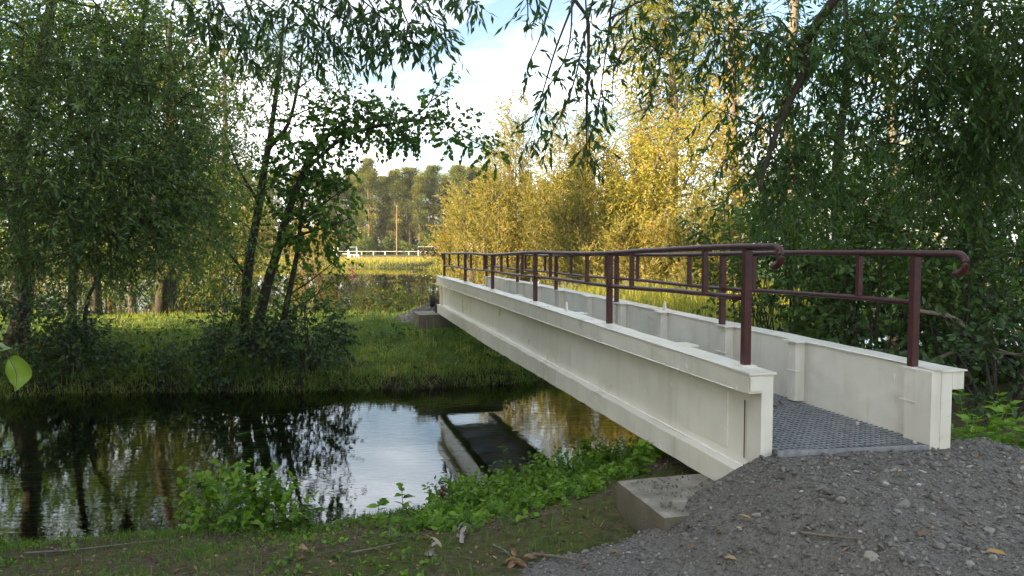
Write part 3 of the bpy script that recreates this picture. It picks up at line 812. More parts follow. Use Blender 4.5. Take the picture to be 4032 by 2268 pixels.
def tree(name, label, cat, base, trunks, blobs, mat, bark='bark', LL=.1, LW=.022, per=12, ln=.7, droop=.6, shape='lance', tint=(.15, .75),
         group=None, limbs=True, twr=.005, outward=.6, ldroop=.25, ang=.75, upness=.7, show=True, limb_r=.03, down=.0, K=3, dens=1.0):
    base = np.asarray(base, float)
    root = empty(name, (0, 0, 0), label, cat, group)
    for q, tp in enumerate(trunks): trunk_mesh([tp]).build('trunk' if q == 0 else 'branch', M[bark], root, True)
    fo = Foliage()
    allp = np.vstack([smooth_path(p, 20) for p, _, _ in trunks]) if trunks else base[None]
    for c, r, n in blobs:
        n = int(n * dens); c = np.asarray(c, float); r3 = np.broadcast_to(np.asarray(r, float), (3,))
        st, d = ball(c, r3 * .8, n)
        dr = d * outward + rng.normal(0, .5, (n, 3)) + np.array([0, 0, -down])
        o_ = rng.uniform(-.2, .2)
        fo.spray(st, dr, ln * rng.uniform(.6, 1.3, n), per, LL, LW, droop, K, ang, shape, (tint[0] + o_, tint[1] + o_), twr, ldroop, upness, show=show)
        if limbs:
            dd = np.linalg.norm(allp - c, axis=1) + 1.2 * np.maximum(0, allp[:, 2] - c[2] + .2)
            p0 = allp[int(np.argmin(dd))]
            mid = (p0 + c) / 2 + np.array([0, 0, .12 * np.linalg.norm(c - p0)]) + rng.normal(0, .06, 3)
            bm = MB(); P = smooth_path([p0, mid, c], 9); bm.tube(P, np.linspace(limb_r, limb_r * .35, 9), 6)
            # secondary limbs inside the mass
            for q in range(4):
                e = c + unit(rng.normal(size=3)) * r3 * .75
                bm.tube(smooth_path([c, (c + e) / 2 + rng.normal(0, .05, 3), e], 6), np.linspace(limb_r * .4, limb_r * .12, 6), 4, False)
            bm.build('branch', M[bark], root)
    fo.build(root, M[mat], tmat=M[bark])
    return root

def copy_tree(src, loc, rotz, scl, label=None):
    o = src.copy(); COL.objects.link(o); o.location = loc; o.rotation_euler = (0, 0, rotz); o.scale = scl
    if label: o['label'] = label
    for ch in src.children:
        c = ch.copy(); COL.objects.link(c); c.parent = o
    return o

def blades(name, P, H, Wd, lean, mat, tint, parent=None, bend=.5, **kw):
    n = len(P); a = rng.uniform(0, 2 * math.pi, n)
    side = np.stack([np.cos(a), np.sin(a), np.zeros(n)], 1)
    b = rng.uniform(0, 2 * math.pi, n); ld = np.stack([np.cos(b), np.sin(b), np.zeros(n)], 1)
    H = np.broadcast_to(H, (n,))[:, None]; Wd = np.broadcast_to(Wd, (n,))[:, None]
    le = (np.abs(rng.normal(0, 1, n)) * lean)[:, None]
    if isinstance(bend, np.ndarray): ld = unit(ld * .6 + bend); bb = .55
    else: bb = bend
    m1 = P + np.array([0, 0, .55]) * H + ld * le * H * .3
    tip = P + np.array([0, 0, 1.0]) * H * (1 - .35 * np.minimum(le, 1.6)) + ld * le * H * (.5 + bb)
    V = np.stack([P - side * Wd / 2, P + side * Wd / 2, m1 + side * Wd * .4, m1 - side * Wd * .4, tip], 1).reshape(-1, 3)
    k = np.arange(n) * 5
    return obj(name, mkmesh(name, V, [np.stack([k + 3, k + 2, k + 4], 1), np.stack([k, k + 1, k + 2, k + 3], 1)], {'tint': np.repeat(np.clip(np.broadcast_to(tint, (n,)), 0, 1), 5)}), M[mat], parent, **kw)

def land(x, y):
    """where the ray through photo pixel (x,y) meets the ground or the gravel"""
    d = ray(x, y); t = np.linspace(1.2, 40, 6000); P = d[None] * t[:, None] + np.array([0, 0, EZ])
    z = hgt(P[:, 0], P[:, 1]); inr = (P[:, 0] > -1.4) & (P[:, 0] < 6) & (P[:, 1] < 5.2)
    z = np.where(inr, np.maximum(z, ramp_z(P[:, 0], P[:, 1])), z)
    i = int(np.argmax(P[:, 2] < z)); return np.array([P[i, 0], P[i, 1], z[i]])

# ------------------------------------------------------------------ trees on the left bank
def Bd(x, y, d, r, n): return (PD(x, y, d), r, n)
WK = dict(LL=.098, LW=.023, per=16, ln=.62, droop=.35, tint=(.05, .75), down=.0, ang=.95, ldroop=.15, twr=.004, dens=2.0)
b = gz(PD(45, 850, 12.6))
tree('willow_tree', 'big willow at the left edge hanging thick foliage over the water', 'tree', b,
     [([b, PD(60, 700, 12.6), PD(40, 480, 12.2), PD(90, 200, 11.6), PD(160, -150, 11)], .17, .06), ([PD(45, 560, 12.3), PD(-60, 330, 11.5), PD(-150, 100, 10.5)], .09, .04)],
     [Bd(40, 60, 9.2, .9, 75), Bd(60, 290, 8.8, .85, 85), Bd(40, 480, 8.6, .8, 80), Bd(170, 160, 9, .85, 85), Bd(190, 400, 8.6, .85, 95), Bd(90, 600, 9.2, .6, 50),
      Bd(240, 560, 9, .75, 80), Bd(-60, 180, 9, .9, 50), Bd(-60, 540, 9, .8, 50), Bd(250, 20, 9.4, .8, 55)], 'willow', **WK)
b = gz(PD(178, 860, 12.4))
tree('willow_tree', 'slender-stemmed willow whose long sprays fill the upper left between trunks', 'tree', b,
     [([b, PD(178, 760, 12.4), PD(190, 600, 12.2), PD(240, 400, 11.6), PD(330, 180, 11), PD(380, -60, 10.6)], .075, .03), ([gz(PD(205, 860, 12.5)), PD(225, 740, 12.4), PD(300, 640, 12)], .04, .02)],
     [Bd(330, 180, 9.6, .75, 75), Bd(350, 330, 9.2, .75, 80), Bd(350, 480, 9, .75, 85), Bd(470, 420, 9.6, .6, 55), Bd(450, 260, 9.8, .65, 55), Bd(330, 590, 9.4, .55, 56),
      Bd(440, 570, 9.6, .6, 60), Bd(400, 90, 10, .6, 36), Bd(150, 560, 10.4, .6, 40)], 'willow', **WK)
b = gz(PD(400, 770, 17))
tree('willow_tree', 'dark-trunked willow on the meadow behind the left river bank', 'tree', b,
     [([b, PD(408, 700, 17), PD(380, 560, 17), PD(420, 300, 17), PD(430, 60, 17)], .16, .05)],
     [Bd(560, 330, 15.5, 1.0, 80), Bd(520, 150, 16, 1.0, 70), Bd(560, 520, 15.5, .9, 80), Bd(610, 200, 16, .8, 50), Bd(625, 420, 16, .7, 50), Bd(600, 90, 16, .8, 46), Bd(580, 640, 16, .7, 50), Bd(420, 610, 16, .7, 40), Bd(540, 600, 16, .7, 40), Bd(300, 610, 16, .8, 40), Bd(640, 280, 16, .7, 22), Bd(200, 600, 17, .9, 36), Bd(660, 120, 15.5, .7, 30), Bd(450, 380, 16, 1.1, 45)],
     'olive', LL=.12, LW=.034, per=14, ln=.9, droop=.6, shape='lance', tint=(.05, .7), down=.1)

# ------------------------------------------------------------------ young trees at the water's edge in the middle
d0 = 12.4
b = gz(PD(606, 885, d0))
t1 = [b, PD(625, 700, d0), PD(650, 540, d0), PD(668, 410, d0), PD(682, 330, d0), PD(702, 160, d0), PD(712, 20, d0)]
tree('young_tree', 'slim forked tree at the water edge with airy small-leaved crown, leftmost trunk of three', 'tree', b,
     [(t1, .085, .022), ([PD(674, 380, d0), PD(720, 320, d0), PD(748, 215, d0), PD(765, 90, d0)], .04, .012), ([PD(655, 520, d0), PD(600, 420, d0 - .2), PD(560, 330, d0 - .3)], .025, .01), ([PD(625, 700, d0), PD(560, 620, d0), PD(510, 600, d0)], .025, .01)],
     [Bd(600, 300, 12, .55, 26), Bd(650, 180, 12.2, .6, 24), Bd(740, 130, 12.2, .6, 22), Bd(560, 440, 12, .5, 30), Bd(690, 60, 12.2, .6, 24), Bd(800, 190, 12.4, .5, 22), Bd(610, 560, 12, .45, 26), Bd(520, 600, 12, .45, 28), Bd(830, 90, 12.2, .5, 18), Bd(560, 690, 12.2, .4, 22), Bd(860, 260, 12.4, .45, 20)],
     'alder', dens=1.9, LL=.055, LW=.036, per=11, ln=.5, droop=.15, shape='ovate', tint=(.1, .7), limb_r=.014, outward=.8, twr=.003)
b = gz(PD(634, 890, d0))
t2 = [b, PD(662, 760, d0), PD(694, 640, d0), PD(722, 530, d0), PD(764, 432, d0), PD(812, 365, d0), PD(880, 300, d0)]
tree('young_tree', 'leaning tree with dense round leaves reaching out over the river, middle trunk of three', 'tree', b,
     [(t2, .095, .025), ([PD(770, 425, d0), PD(870, 345, d0), PD(960, 318, d0), PD(1040, 305, d0), PD(1100, 300, d0), PD(1170, 345, d0), PD(1250, 385, d0)], .035, .006),
      ([PD(1030, 306, d0), PD(1078, 262, d0), PD(1105, 205, d0), PD(1125, 190, d0)], .014, .005), ([PD(700, 612, d0), PD(760, 590, d0), PD(830, 570, d0), PD(880, 550, d0)], .03, .008),
      ([PD(735, 500, d0), PD(820, 480, d0), PD(885, 430, d0)], .025, .007), ([PD(690, 650, d0), PD(760, 560, d0), PD(860, 480, d0)], .025, .008)],
     [Bd(760, 330, 12.3, .42, 40), Bd(830, 310, 12.3, .4, 44), Bd(900, 300, 12.4, .4, 46), Bd(970, 320, 12.4, .34, 46), Bd(1030, 320, 12.4, .26, 34), Bd(1080, 290, 12.4, .2, 16), Bd(1110, 230, 12.4, .16, 8), Bd(1130, 345, 12.4, .16, 9), Bd(1190, 350, 12.4, .2, 11), Bd(1245, 385, 12.4, .2, 10),
      Bd(740, 420, 12.3, .4, 40), Bd(820, 400, 12.4, .38, 30), Bd(770, 500, 12.4, .4, 36), Bd(840, 520, 12.4, .35, 30), Bd(720, 580, 12.3, .35, 28), Bd(800, 590, 12.4, .35, 30), Bd(870, 470, 12.4, .25, 12), Bd(1150, 290, 12.4, .14, 5), Bd(690, 470, 12.3, .35, 20)],
     'alder', dens=1.2, LL=.074, LW=.064, per=9, ln=.38, droop=.35, shape='heart', tint=(0, .55), limb_r=.012, outward=.7, twr=.003, ldroop=.5)
b = gz(PD(697, 880, d0 + .1))
tree('young_tree', 'thin curved sapling at the water edge, rightmost trunk of three', 'tree', b,
     [([b, PD(712, 800, d0), PD(728, 720, d0), PD(745, 640, d0), PD(756, 560, d0), PD(770, 480, d0)], .062, .02), ([PD(722, 745, d0), PD(790, 700, d0), PD(850, 650, d0 - .2), PD(890, 600, d0 - .3)], .014, .004), ([PD(716, 790, d0), PD(800, 740, d0 - .2), PD(870, 690, d0 - .3)], .012, .004)],
     [Bd(760, 560, 12.4, .3, 16), Bd(730, 660, 12.4, .3, 16), Bd(850, 660, 12.2, .25, 9), Bd(800, 720, 12.2, .3, 12), Bd(680, 720, 12.3, .3, 16), Bd(660, 800, 12.3, .35, 22)],
     'alder', LL=.07, LW=.055, per=8, ln=.4, droop=.3, shape='heart', tint=(.1, .8), limb_r=.008, twr=.003, ldroop=.4)

# brambles and low shrubs along the far bank
def bush(name, label, c, r, n, mat, LL=.07, LW=.05, shape='ovate', per=9, ln=.4, droop=.5, tint=(.05, .7), stems=7, cat='shrub', group=None, bark='bark', up=.35, twr=.004, sr=.012, show=True):
    c = np.asarray(c, float); r3 = np.broadcast_to(np.asarray(r, float), (3,))
    g0 = gz(c, -.05); root = empty(name, (0, 0, 0), label, cat, group)
    m = MB()
    for q in range(stems):
        a = rng.uniform(0, 6.28); e = c + np.array([math.cos(a) * r3[0] * .7, math.sin(a) * r3[1] * .7, r3[2] * rng.uniform(.1, .9)])
        s0 = g0 + np.array([math.cos(a) * r3[0] * .15, math.sin(a) * r3[1] * .15, 0])
        m.tube(smooth_path([s0, (s0 + e) / 2 + np.array([0, 0, .15 * r3[2]]), e], 8), np.linspace(sr, sr * .3, 8), 5, False)
    m.build('stems', M[bark], root)
    fo = Foliage(); st, d = ball(c, r3 * .85, n, .35)
    zg = hgt(st[:, 0], st[:, 1]); st[:, 2] = np.maximum(st[:, 2], zg + .05)
    fo.spray(st, d * .7 + rng.normal(0, .45, (n, 3)) + np.array([0, 0, up]), ln * rng.uniform(.6, 1.3, n), per, LL, LW, droop, 3, .9, shape, tint, twr, .25, .9, show=show)
    fo.build(root, M[mat], tmat=M[bark])
    return root
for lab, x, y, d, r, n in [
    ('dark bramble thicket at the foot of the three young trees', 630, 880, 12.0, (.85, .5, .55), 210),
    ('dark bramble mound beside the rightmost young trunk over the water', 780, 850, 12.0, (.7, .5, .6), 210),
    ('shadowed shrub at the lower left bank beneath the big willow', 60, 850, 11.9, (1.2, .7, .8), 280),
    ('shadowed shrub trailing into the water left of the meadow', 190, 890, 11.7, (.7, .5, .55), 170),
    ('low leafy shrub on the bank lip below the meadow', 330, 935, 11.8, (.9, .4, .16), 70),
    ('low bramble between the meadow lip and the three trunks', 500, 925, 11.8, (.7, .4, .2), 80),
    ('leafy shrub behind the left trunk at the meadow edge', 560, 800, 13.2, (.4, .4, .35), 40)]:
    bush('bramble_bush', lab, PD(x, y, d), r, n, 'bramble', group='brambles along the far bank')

# ------------------------------------------------------------------ willow above and to the right
WR = dict(limb_r=.011, LL=.1, LW=.027, per=13, ln=.45, droop=.6, tint=(.0, .65), down=.3, ang=.8, ldroop=.3, twr=.003, dens=1.35)
b = np.array([5.6, 5.2, .7])
tree('willow_tree', 'near willow leaning in from the right, its branches hanging across the top', 'tree', b,
     [([b, (5.4, 5.3, 2.2), (4.8, 5.6, 4.0), (3.6, 6.0, 5.6), (2.0, 6.0, 6.4), (.4, 5.2, 6.2), (-1.2, 4.8, 5.4), (-2.7, 4.9, 4.9)], .2, .03),
      ([(3.6, 6.0, 5.6), PD(2052, 70, 6.8), PD(2030, 170, 6.8), PD(1965, 290, 6.8), PD(1928, 400, 6.8), PD(1912, 480, 6.8)], .05, .012),
      ([(2.0, 6.0, 6.4), PD(1470, -120, 6.2), PD(1480, 60, 6.1), PD(1475, 250, 6.1), PD(1480, 420, 6.1)], .022, .004),
      ([PD(1470, -60, 6.2), PD(1400, 120, 6.1), PD(1360, 250, 6.1), PD(1335, 330, 6.0)], .01, .003),
      ([(2.0, 6.0, 6.4), PD(1570, -80, 6.2), PD(1545, 140, 6.2), PD(1540, 300, 6.2)], .012, .003),
      ([(4.8, 5.6, 4.0), PD(2300, -20, 6.9), PD(2180, 200, 7), PD(2130, 380, 7)], .014, .004)],
     [Bd(1690, 0, 6.5, .35, 18), Bd(1800, 70, 6.8, .4, 26), Bd(1900, 50, 6.8, .45, 44), Bd(2020, 150, 7, .5, 70), Bd(1660, 130, 6.4, .2, 7), Bd(1820, 280, 7, .25, 8), Bd(1960, 330, 7.2, .4, 36), Bd(2080, 330, 7.2, .5, 50), Bd(2150, 60, 7, .55, 80), Bd(2300, 120, 7, .6, 80), Bd(2450, 60, 7, .65, 130), Bd(2560, 200, 7, .6, 130), Bd(2420, 260, 7.2, .6, 110),
      Bd(1890, 450, 7.4, .35, 20), Bd(2000, 480, 7.6, .5, 50), Bd(2540, 380, 7.4, .6, 80), Bd(2240, 300, 7.4, .45, 30), Bd(1580, 30, 6.3, .25, 12), Bd(2380, 420, 7.6, .5, 60)],
     'willow_dark', **WR)
# the sprays that hang free in front of the sky
LIMB = smooth_path([(4.8, 5.6, 4.0), (3.6, 6.0, 5.6), (2.0, 6.0, 6.4), (.4, 5.2, 6.2), (-1.2, 4.8, 5.4), (-2.7, 4.9, 4.9)], 60)
def hanging(name, label, paths, mat, LL, LW, per, sub, subln, d, group='free-hanging willow sprays'):
    root = empty(name, (0, 0, 0), label, 'branch', group)
    m = MB(); fo = Foliage()
    for pts in paths:
        P = [PD(x, y, d + rng.uniform(-.25, .25)) for x, y in pts]; l0 = LIMB[np.argmin(np.linalg.norm(LIMB - P[0], axis=1))]
        up_ = smooth_path([l0, (l0 + P[0]) / 2 + [0, 0, .08], P[0]], 8)
        P = smooth_path(P, 26)
        m = MB(); m.tube(np.vstack([up_[:-1], P]), np.concatenate([np.linspace(.014, .0085, 7), np.linspace(.008, .002, 26)]), 5, False); m.build('branch', M['bark'], root)
        i = rng.integers(4, 26, sub)
        dr = rng.normal(0, .7, (sub, 3)) + np.array([0, 0, -.35])
        fo.spray(P[i], dr, subln * rng.uniform(.5, 1.3, sub), per, LL, LW, .7, 3, .6, 'lance', (0, .45), .0025, .4, .5, .3)
    fo.build(root, M[mat]); return root
hanging('willow_branch', 'leafy willow branch dangling against the blue sky gap', [[(1440, -60), (1430, 120), (1370, 240), (1330, 360)], [(1470, -60), (1480, 150), (1478, 300), (1490, 450)], [(1545, -40), (1520, 160), (1500, 300), (1470, 380)], [(1500, -40), (1440, 220), (1390, 330), (1360, 420)]], 'willow_dark', .1, .027, 6, 20, .19, 6)
hanging('willow_branch', 'two bare-stemmed willow tips hanging in the middle of the sky', [[(1325, -60), (1328, 40), (1322, 95)], [(1340, -60), (1355, 30), (1372, 60)], [(1400, -40), (1360, 90), (1330, 160), (1325, 190)]], 'willow_dark', .1, .027, 5, 6, .16, 6)
hanging('willow_branch', 'dark willow branch drooping along the top left of the sky', [[(560, -80), (680, 20), (760, 70), (800, 130)], [(660, -60), (820, 20), (890, 70), (940, 130)], [(800, -70), (910, 0), (980, 60), (1040, 100)], [(940, -70), (1030, -10), (1090, 50), (1125, 100)], [(700, -60), (760, 30), (830, 90), (850, 130)], [(1050, -90), (1120, -40), (1170, -10), (1200, 10)], [(880, -70), (940, 20), (970, 90), (990, 150)], [(760, -90), (860, -10), (920, 60)], [(980, -80), (1010, 20), (1040, 80), (1080, 110)]], 'willow_dark', .088, .024, 5, 30, .2, 5.2)
hanging('willow_branch', 'dark willow branch hanging in the upper left before the green crowns', [[(500, -70), (560, 20), (600, 80), (620, 150)], [(590, -60), (640, 50), (690, 110), (720, 170)], [(420, -60), (500, 30), (540, 90)]], 'willow_dark', .09, .024, 6, 28, .25, 5.3)

# ------------------------------------------------------------------ thicket on the right bank
for lab, x, y, d, r, n, mt in [
    ('broad-leaved shrub just behind the middle of the far girder', 2000, 720, 9.2, (.9, .7, .75), 230, 'shrub'),
    ('broad-leaved shrub right behind the end post of the far handrail', 2200, 760, 8.2, (.9, .7, .8), 270, 'shrub'),
    ('shrub with pale green leaves in front of the dark thicket', 2420, 780, 7.6, (.7, .6, .6), 90, 'shrub'),
    ('dark shrub filling the right edge below the handrail height', 2560, 800, 8.4, (1.0, .8, 1.0), 280, 'bramble'),
    ('tall shrub behind the curled handrail end', 2350, 560, 9.5, (1.1, .8, 1.0), 320, 'shrub'),
    ('tall shrub above the handrails with willow twigs before it', 2080, 570, 9.8, (1.0, .8, .9), 230, 'shrub'),
    ('tall dark shrub in the right corner above the thicket', 2580, 560, 9.2, (1.0, .8, 1.0), 300, 'shrub'),
    ('deep green shrub between the two handrails', 1880, 640, 11.5, (.9, .8, .9), 110, 'shrub'),
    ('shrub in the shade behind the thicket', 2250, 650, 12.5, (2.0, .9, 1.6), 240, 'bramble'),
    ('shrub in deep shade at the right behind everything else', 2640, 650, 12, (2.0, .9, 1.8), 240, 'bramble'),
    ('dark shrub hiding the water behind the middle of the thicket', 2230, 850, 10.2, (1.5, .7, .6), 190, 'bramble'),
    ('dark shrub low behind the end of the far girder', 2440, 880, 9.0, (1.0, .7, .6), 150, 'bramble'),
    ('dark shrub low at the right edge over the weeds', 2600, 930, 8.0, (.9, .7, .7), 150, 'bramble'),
    ('low shrub at the right of the gravel ramp end', 2520, 930, 6.6, (.7, .6, .4), 90, 'bramble')]:
    bush('bank_shrub', lab, PD(x, y, d), r, n, mt, .085, .048, 'ovate', 10, .5, .45, (.0, .75), 9, 'shrub', 'shrubs of the thicket on the right bank', sr=.016)
# bare curved boughs low in the thicket
for lab, pts in [('bare grey bough arching low behind the end post', [(2300, 780), (2400, 800), (2450, 840), (2540, 890), (2640, 880)]), ('bare grey bough rising from the thicket floor', [(2330, 915), (2420, 880), (2500, 885), (2600, 900)]), ('thin bare stem slanting behind the handrail end', [(2380, 790), (2460, 850), (2520, 930)])]:
    P = smooth_path([PD(x, y, 7.2) for x, y in pts], 20); m = MB(); m.tube(P, np.linspace(.022, .012, 20), 7); m.build('bare_bough', M['bark_grey'], None, True, label=lab, cat='branch', group='bare boughs in the thicket')
# taller trees behind the thicket
for lab, x, d, tops, mt in [
    ('tall leafy tree behind the thicket near the right edge', 2450, 13, [(2350, 150), (2500, 60), (2560, 330), (2420, 330), (2480, 480), (2330, 420), (2600, 130)], 'shrub'),
    ('tall leafy tree with sky gaps left of the right-hand thicket', 2120, 15, [(2050, 400), (2180, 500), (2080, 560), (2020, 250), (1960, 520), (2200, 600), (2150, 100), (2250, 30)], 'alder')]:
    b = gz(PD(x, 640, d), -.1); b[2] = .8
    tree('bank_tree', lab, 'tree', b, [([b, PD(x - 10, 450, d), PD(x + 15, 200, d), PD(x, -50, d)], .13, .04)],
         [Bd(a, c, d + rng.uniform(-1, 1), .9, 95) for a, c in tops], mt, LL=.1, LW=.06, per=11, ln=.7, droop=.3, shape='ovate', tint=(0, .7), limb_r=.03)

# ------------------------------------------------------------------ sunlit trees behind the bridge
def plume(name, label, x, d, w, ytop, n, mat, LL, LW, tint, stems=16, group=None, bark='bark_grey', per=16, lo=.12):
    """many-stemmed bush of upright rods"""
    c = PD(x, 640, d); g0 = gz(c, -.1); H = PD(x, ytop, d)[2] - g0[2]
    root = empty(name, (0, 0, 0), label, 'tree', group); m = MB(); fo = Foliage()
    for q in range(stems):
        a = rng.uniform(0, 6.28); rr = w * math.sqrt(rng.random()); e = g0 + np.array([math.cos(a) * rr, math.sin(a) * rr * .8, H * (1 - .35 * (rr / w) ** 2) * rng.uniform(.72, 1.02)])
        s0 = g0 + np.array([math.cos(a) * rr * .25, math.sin(a) * rr * .2, 0])
        P = smooth_path([s0, s0 * .45 + e * .55 + np.array([math.cos(a), math.sin(a), 0]) * w * .12, e], 20); m.tube(P, np.linspace(.05, .008, 20) * d / 34, 5, False)
        k = n // stems; t = lo + (1 - lo) * rng.random(k) ** .8; i = (t * 19).astype(int).clip(0, 18)
        st = P[i] + rng.normal(0, .16 * w, (k, 3)) * np.array([1, 1, .8]) * (1.25 - t)[:, None]
        st[:, 2] = np.maximum(st[:, 2], g0[2] + .2)
        dr = np.stack([math.cos(a) + rng.normal(0, .8, k), math.sin(a) + rng.normal(0, .8, k), .9 + rng.random(k)], 1)
        fo.spray(st, dr, .028 * d * rng.uniform(.5, 1.3, k), per, LL, LW, .1, 2, .7, 'lance', tint, .006, .05, .0, .3, show=False)
    m.build('stems', M[bark], root)
    return fo.build(root, M[mat]) and root
GT = 'sunlit trees beyond the bridge'
plume('willow_bush', 'golden-green feathery bush left of the others beside the pond', 1235, 35, 1.9, 310, 1400, 'gold', .15, .045, (.1, .8), 14, GT)
plume('willow_bush', 'tallest golden feathery bush, its plumes standing against the sky', 1330, 36, 2.4, 235, 2300, 'gold', .15, .045, (.1, .85), 20, GT)
plume('willow_bush', 'olive-gold bush behind the middle of the handrails', 1440, 33, 2.3, 250, 2200, 'gold', .15, .045, (.0, .7), 20, GT)
plume('willow_bush', 'tall golden bush filling the gap left of the yellow tree', 1550, 34, 2.2, 190, 2000, 'gold', .15, .05, (.1, .9), 20, GT)
plume('willow_bush', 'low golden bush at the water side of the feathery bushes', 1190, 40, 2.0, 470, 800, 'gold', .16, .05, (.2, .9), 14, GT)
plume('willow_bush', 'olive-gold bush with dark stems left of the yellow tree', 1500, 27, 1.6, 420, 900, 'gold', .13, .045, (-.1, .5), 12, GT)
plume('willow_bush', 'bright undergrowth bush right of the yellow tree', 1760, 22, 1.5, 500, 700, 'gold', .12, .045, (.2, .8), 12, GT)
plume('willow_bush', 'golden undergrowth bush low between the handrail posts', 1600, 24, 1.6, 520, 700, 'gold', .12, .045, (.1, .9), 12, GT)
def big(name, label, x, d, trunks, blobs, mat, LL, LW, tint, bark='bark_grey', n=1.0, per=12, ln=.9, shape='ovate', limb_r=.05):
    b = gz(PD(x, 650, d), -.2)
    return tree(name, label, 'tree', b, [([b] + [PD(px, py, d + dd) for px, py, dd in t], r0, r1) for t, r0, r1 in trunks], [Bd(px, py, d + dd, r, int(k * n)) for px, py, dd, r, k in blobs],
                mat, bark, LL, LW, per, ln, .25, shape, tint, GT, show=False, limb_r=limb_r, outward=.8, upness=.1)
big('yellow_tree', 'brilliant yellow tree lit by the sun behind the handrails', 1660, 26,
    [([(1650, 560, 0), (1640, 450, 0), (1680, 360, 0)], .12, .04), ([(1650, 560, 0), (1720, 470, 0), (1760, 390, 0)], .07, .03)],
    [(1600, 430, 0, .8, 60), (1680, 400, 0, .9, 75), (1620, 500, -.5, .8, 60), (1720, 470, 0, .9, 70), (1560, 500, 0, .6, 36), (1660, 570, -.5, .8, 60), (1780, 420, .5, .9, 70), (1740, 560, 0, .9, 70), (1830, 500, .5, .8, 50), (1800, 330, 1, .8, 44), (1590, 590, -.3, .6, 36), (1640, 350, .5, .6, 30), (1700, 330, .8, .6, 26)],
    'yellow', .105, .05, (.1, .9), n=2.3)
big('tall_tree', 'tall pale tree with bare crooked limbs above the yellow tree', 1700, 31,
    [([(1690, 500, 0), (1700, 300, 0), (1680, 100, 0), (1670, -60, 0)], .2, .07), ([(1700, 290, 0), (1640, 270, -.5), (1590, 285, -1), (1560, 300, -1)], .08, .03), ([(1695, 330, 0), (1640, 320, -.5), (1600, 330, -1), (1555, 350, -1)], .06, .02), ([(1690, 220, 0), (1750, 120, 0), (1800, 0, 0)], .09, .04)],
    [(1600, 60, 0, 1.1, 50), (1650, 150, 0, 1.1, 56), (1700, 40, 0, 1.2, 60), (1610, 200, 0, .9, 40), (1760, 320, 0, 1, 50), (1580, 180, 0, .7, 18), (1740, 160, 0, 1, 44), (1620, 260, 0, .7, 18), (1720, 270, 0, .9, 36), (1780, 60, 0, 1, 44), (1540, 120, 0, .6, 8), (1560, 260, 0, .5, 8), (1660, 60, 1, 1, 30), (1740, 240, 1, 1, 30), (1660, 330, 1, .9, 26), (1800, 240, 0, .9, 40), (1640, -20, 0, .9, 26)],
    'yellow', .13, .06, (-.15, .55), n=2.9)
big('tall_tree', 'very tall ivy-clad tree with a sunlit trunk right of the yellow tree', 1848, 29,
    [([(1848, 500, 0), (1842, 300, 0), (1838, 100, 0), (1835, -80, 0)], .17, .1), ([(1845, 330, 0), (1890, 230, 0), (1910, 100, 0)], .06, .02)],
    [(1838, 60, 0, .7, 26), (1850, 200, 0, .5, 18), (1900, 140, 0, .8, 30), (1850, 420, 0, .5, 20), (1880, 330, 0, .7, 22), (1790, 340, 0, .7, 26), (1900, 480, 0, .8, 30), (1840, 560, 0, .8, 36)],
    'gold', .14, .07, (.2, .95), n=3.4)
big('tall_tree', 'grey-trunked tree half hidden behind the hanging willow limb', 1985, 24,
    [([(1990, 450, 0), (1985, 250, 0), (1995, 50, 0), (1990, -80, 0)], .2, .12)],
    [(1960, 500, 0, .7, 34), (2010, 400, 0, .7, 30), (1970, 560, 0, .7, 36), (2050, 480, 0, .7, 30), (1950, 200, 0, .7, 20), (2040, 120, 0, .8, 22), (2060, 560, 0, .8, 34), (2120, 350, 0, .7, 18)],
    'olive', .12, .06, (.1, .9), n=1.8)
big('tall_tree', 'pale tree showing through the sky gaps of the right thicket', 2250, 30,
    [([(2250, 450, 0), (2245, 250, 0), (2255, 50, 0), (2250, -80, 0)], .2, .1)],
    [(2200, 120, 0, .9, 22), (2290, 220, 0, .9, 24), (2230, 360, 0, .9, 26), (2320, 420, 0, 1, 30), (2180, 520, 0, 1, 40), (2300, 560, 0, 1, 40), (2400, 350, 0, 1, 24), (2420, 180, 0, 1, 20)],
    'gold', .15, .07, (.1, .9), n=1.8)
big('tall_tree', 'broad tree closing the view behind the right-hand thicket', 2480, 26,
    [([(2480, 450, 0), (2475, 250, 0), (2485, 50, 0)], .2, .1)],
    [(2420, 480, 0, 1.1, 50), (2520, 420, 0, 1.1, 50), (2600, 520, 0, 1.1, 50), (2480, 580, 0, 1.1, 50), (2560, 260, 0, 1.1, 34), (2380, 590, 0, 1, 40), (2500, 120, 0, 1.1, 30)],
    'olive', .14, .07, (.0, .8))
# darker trees across the meadow, behind the left willows
for lab, x, d, tops in [('dense green tree behind the big left willow', 60, 19, [(60, 40), (0, 180), (120, 200), (40, 330), (130, 400), (-40, 480), (60, 540), (-120, 60), (-140, 330)]),
                        ('dense green tree between the left willow stems', 240, 20, [(240, 20), (180, 150), (300, 180), (220, 300), (310, 380), (170, 460), (260, 520), (330, 580)]),
                        ('dense green tree behind the meadow, right of the willow stems', 430, 21, [(430, 60), (380, 180), (470, 220), (400, 330), (480, 420), (380, 480), (450, 560), (510, 520)])]:
    big('meadow_tree', lab, x, d, [([(x, 520, 0), (x + 6, 300, 0), (x - 5, 60, 0)], .14, .05)], [(a, c, rng.uniform(-1, 1), 1.05, 105) for a, c in tops], 'alder', .12, .075, (.1, .95), bark='bark', ln=.9)
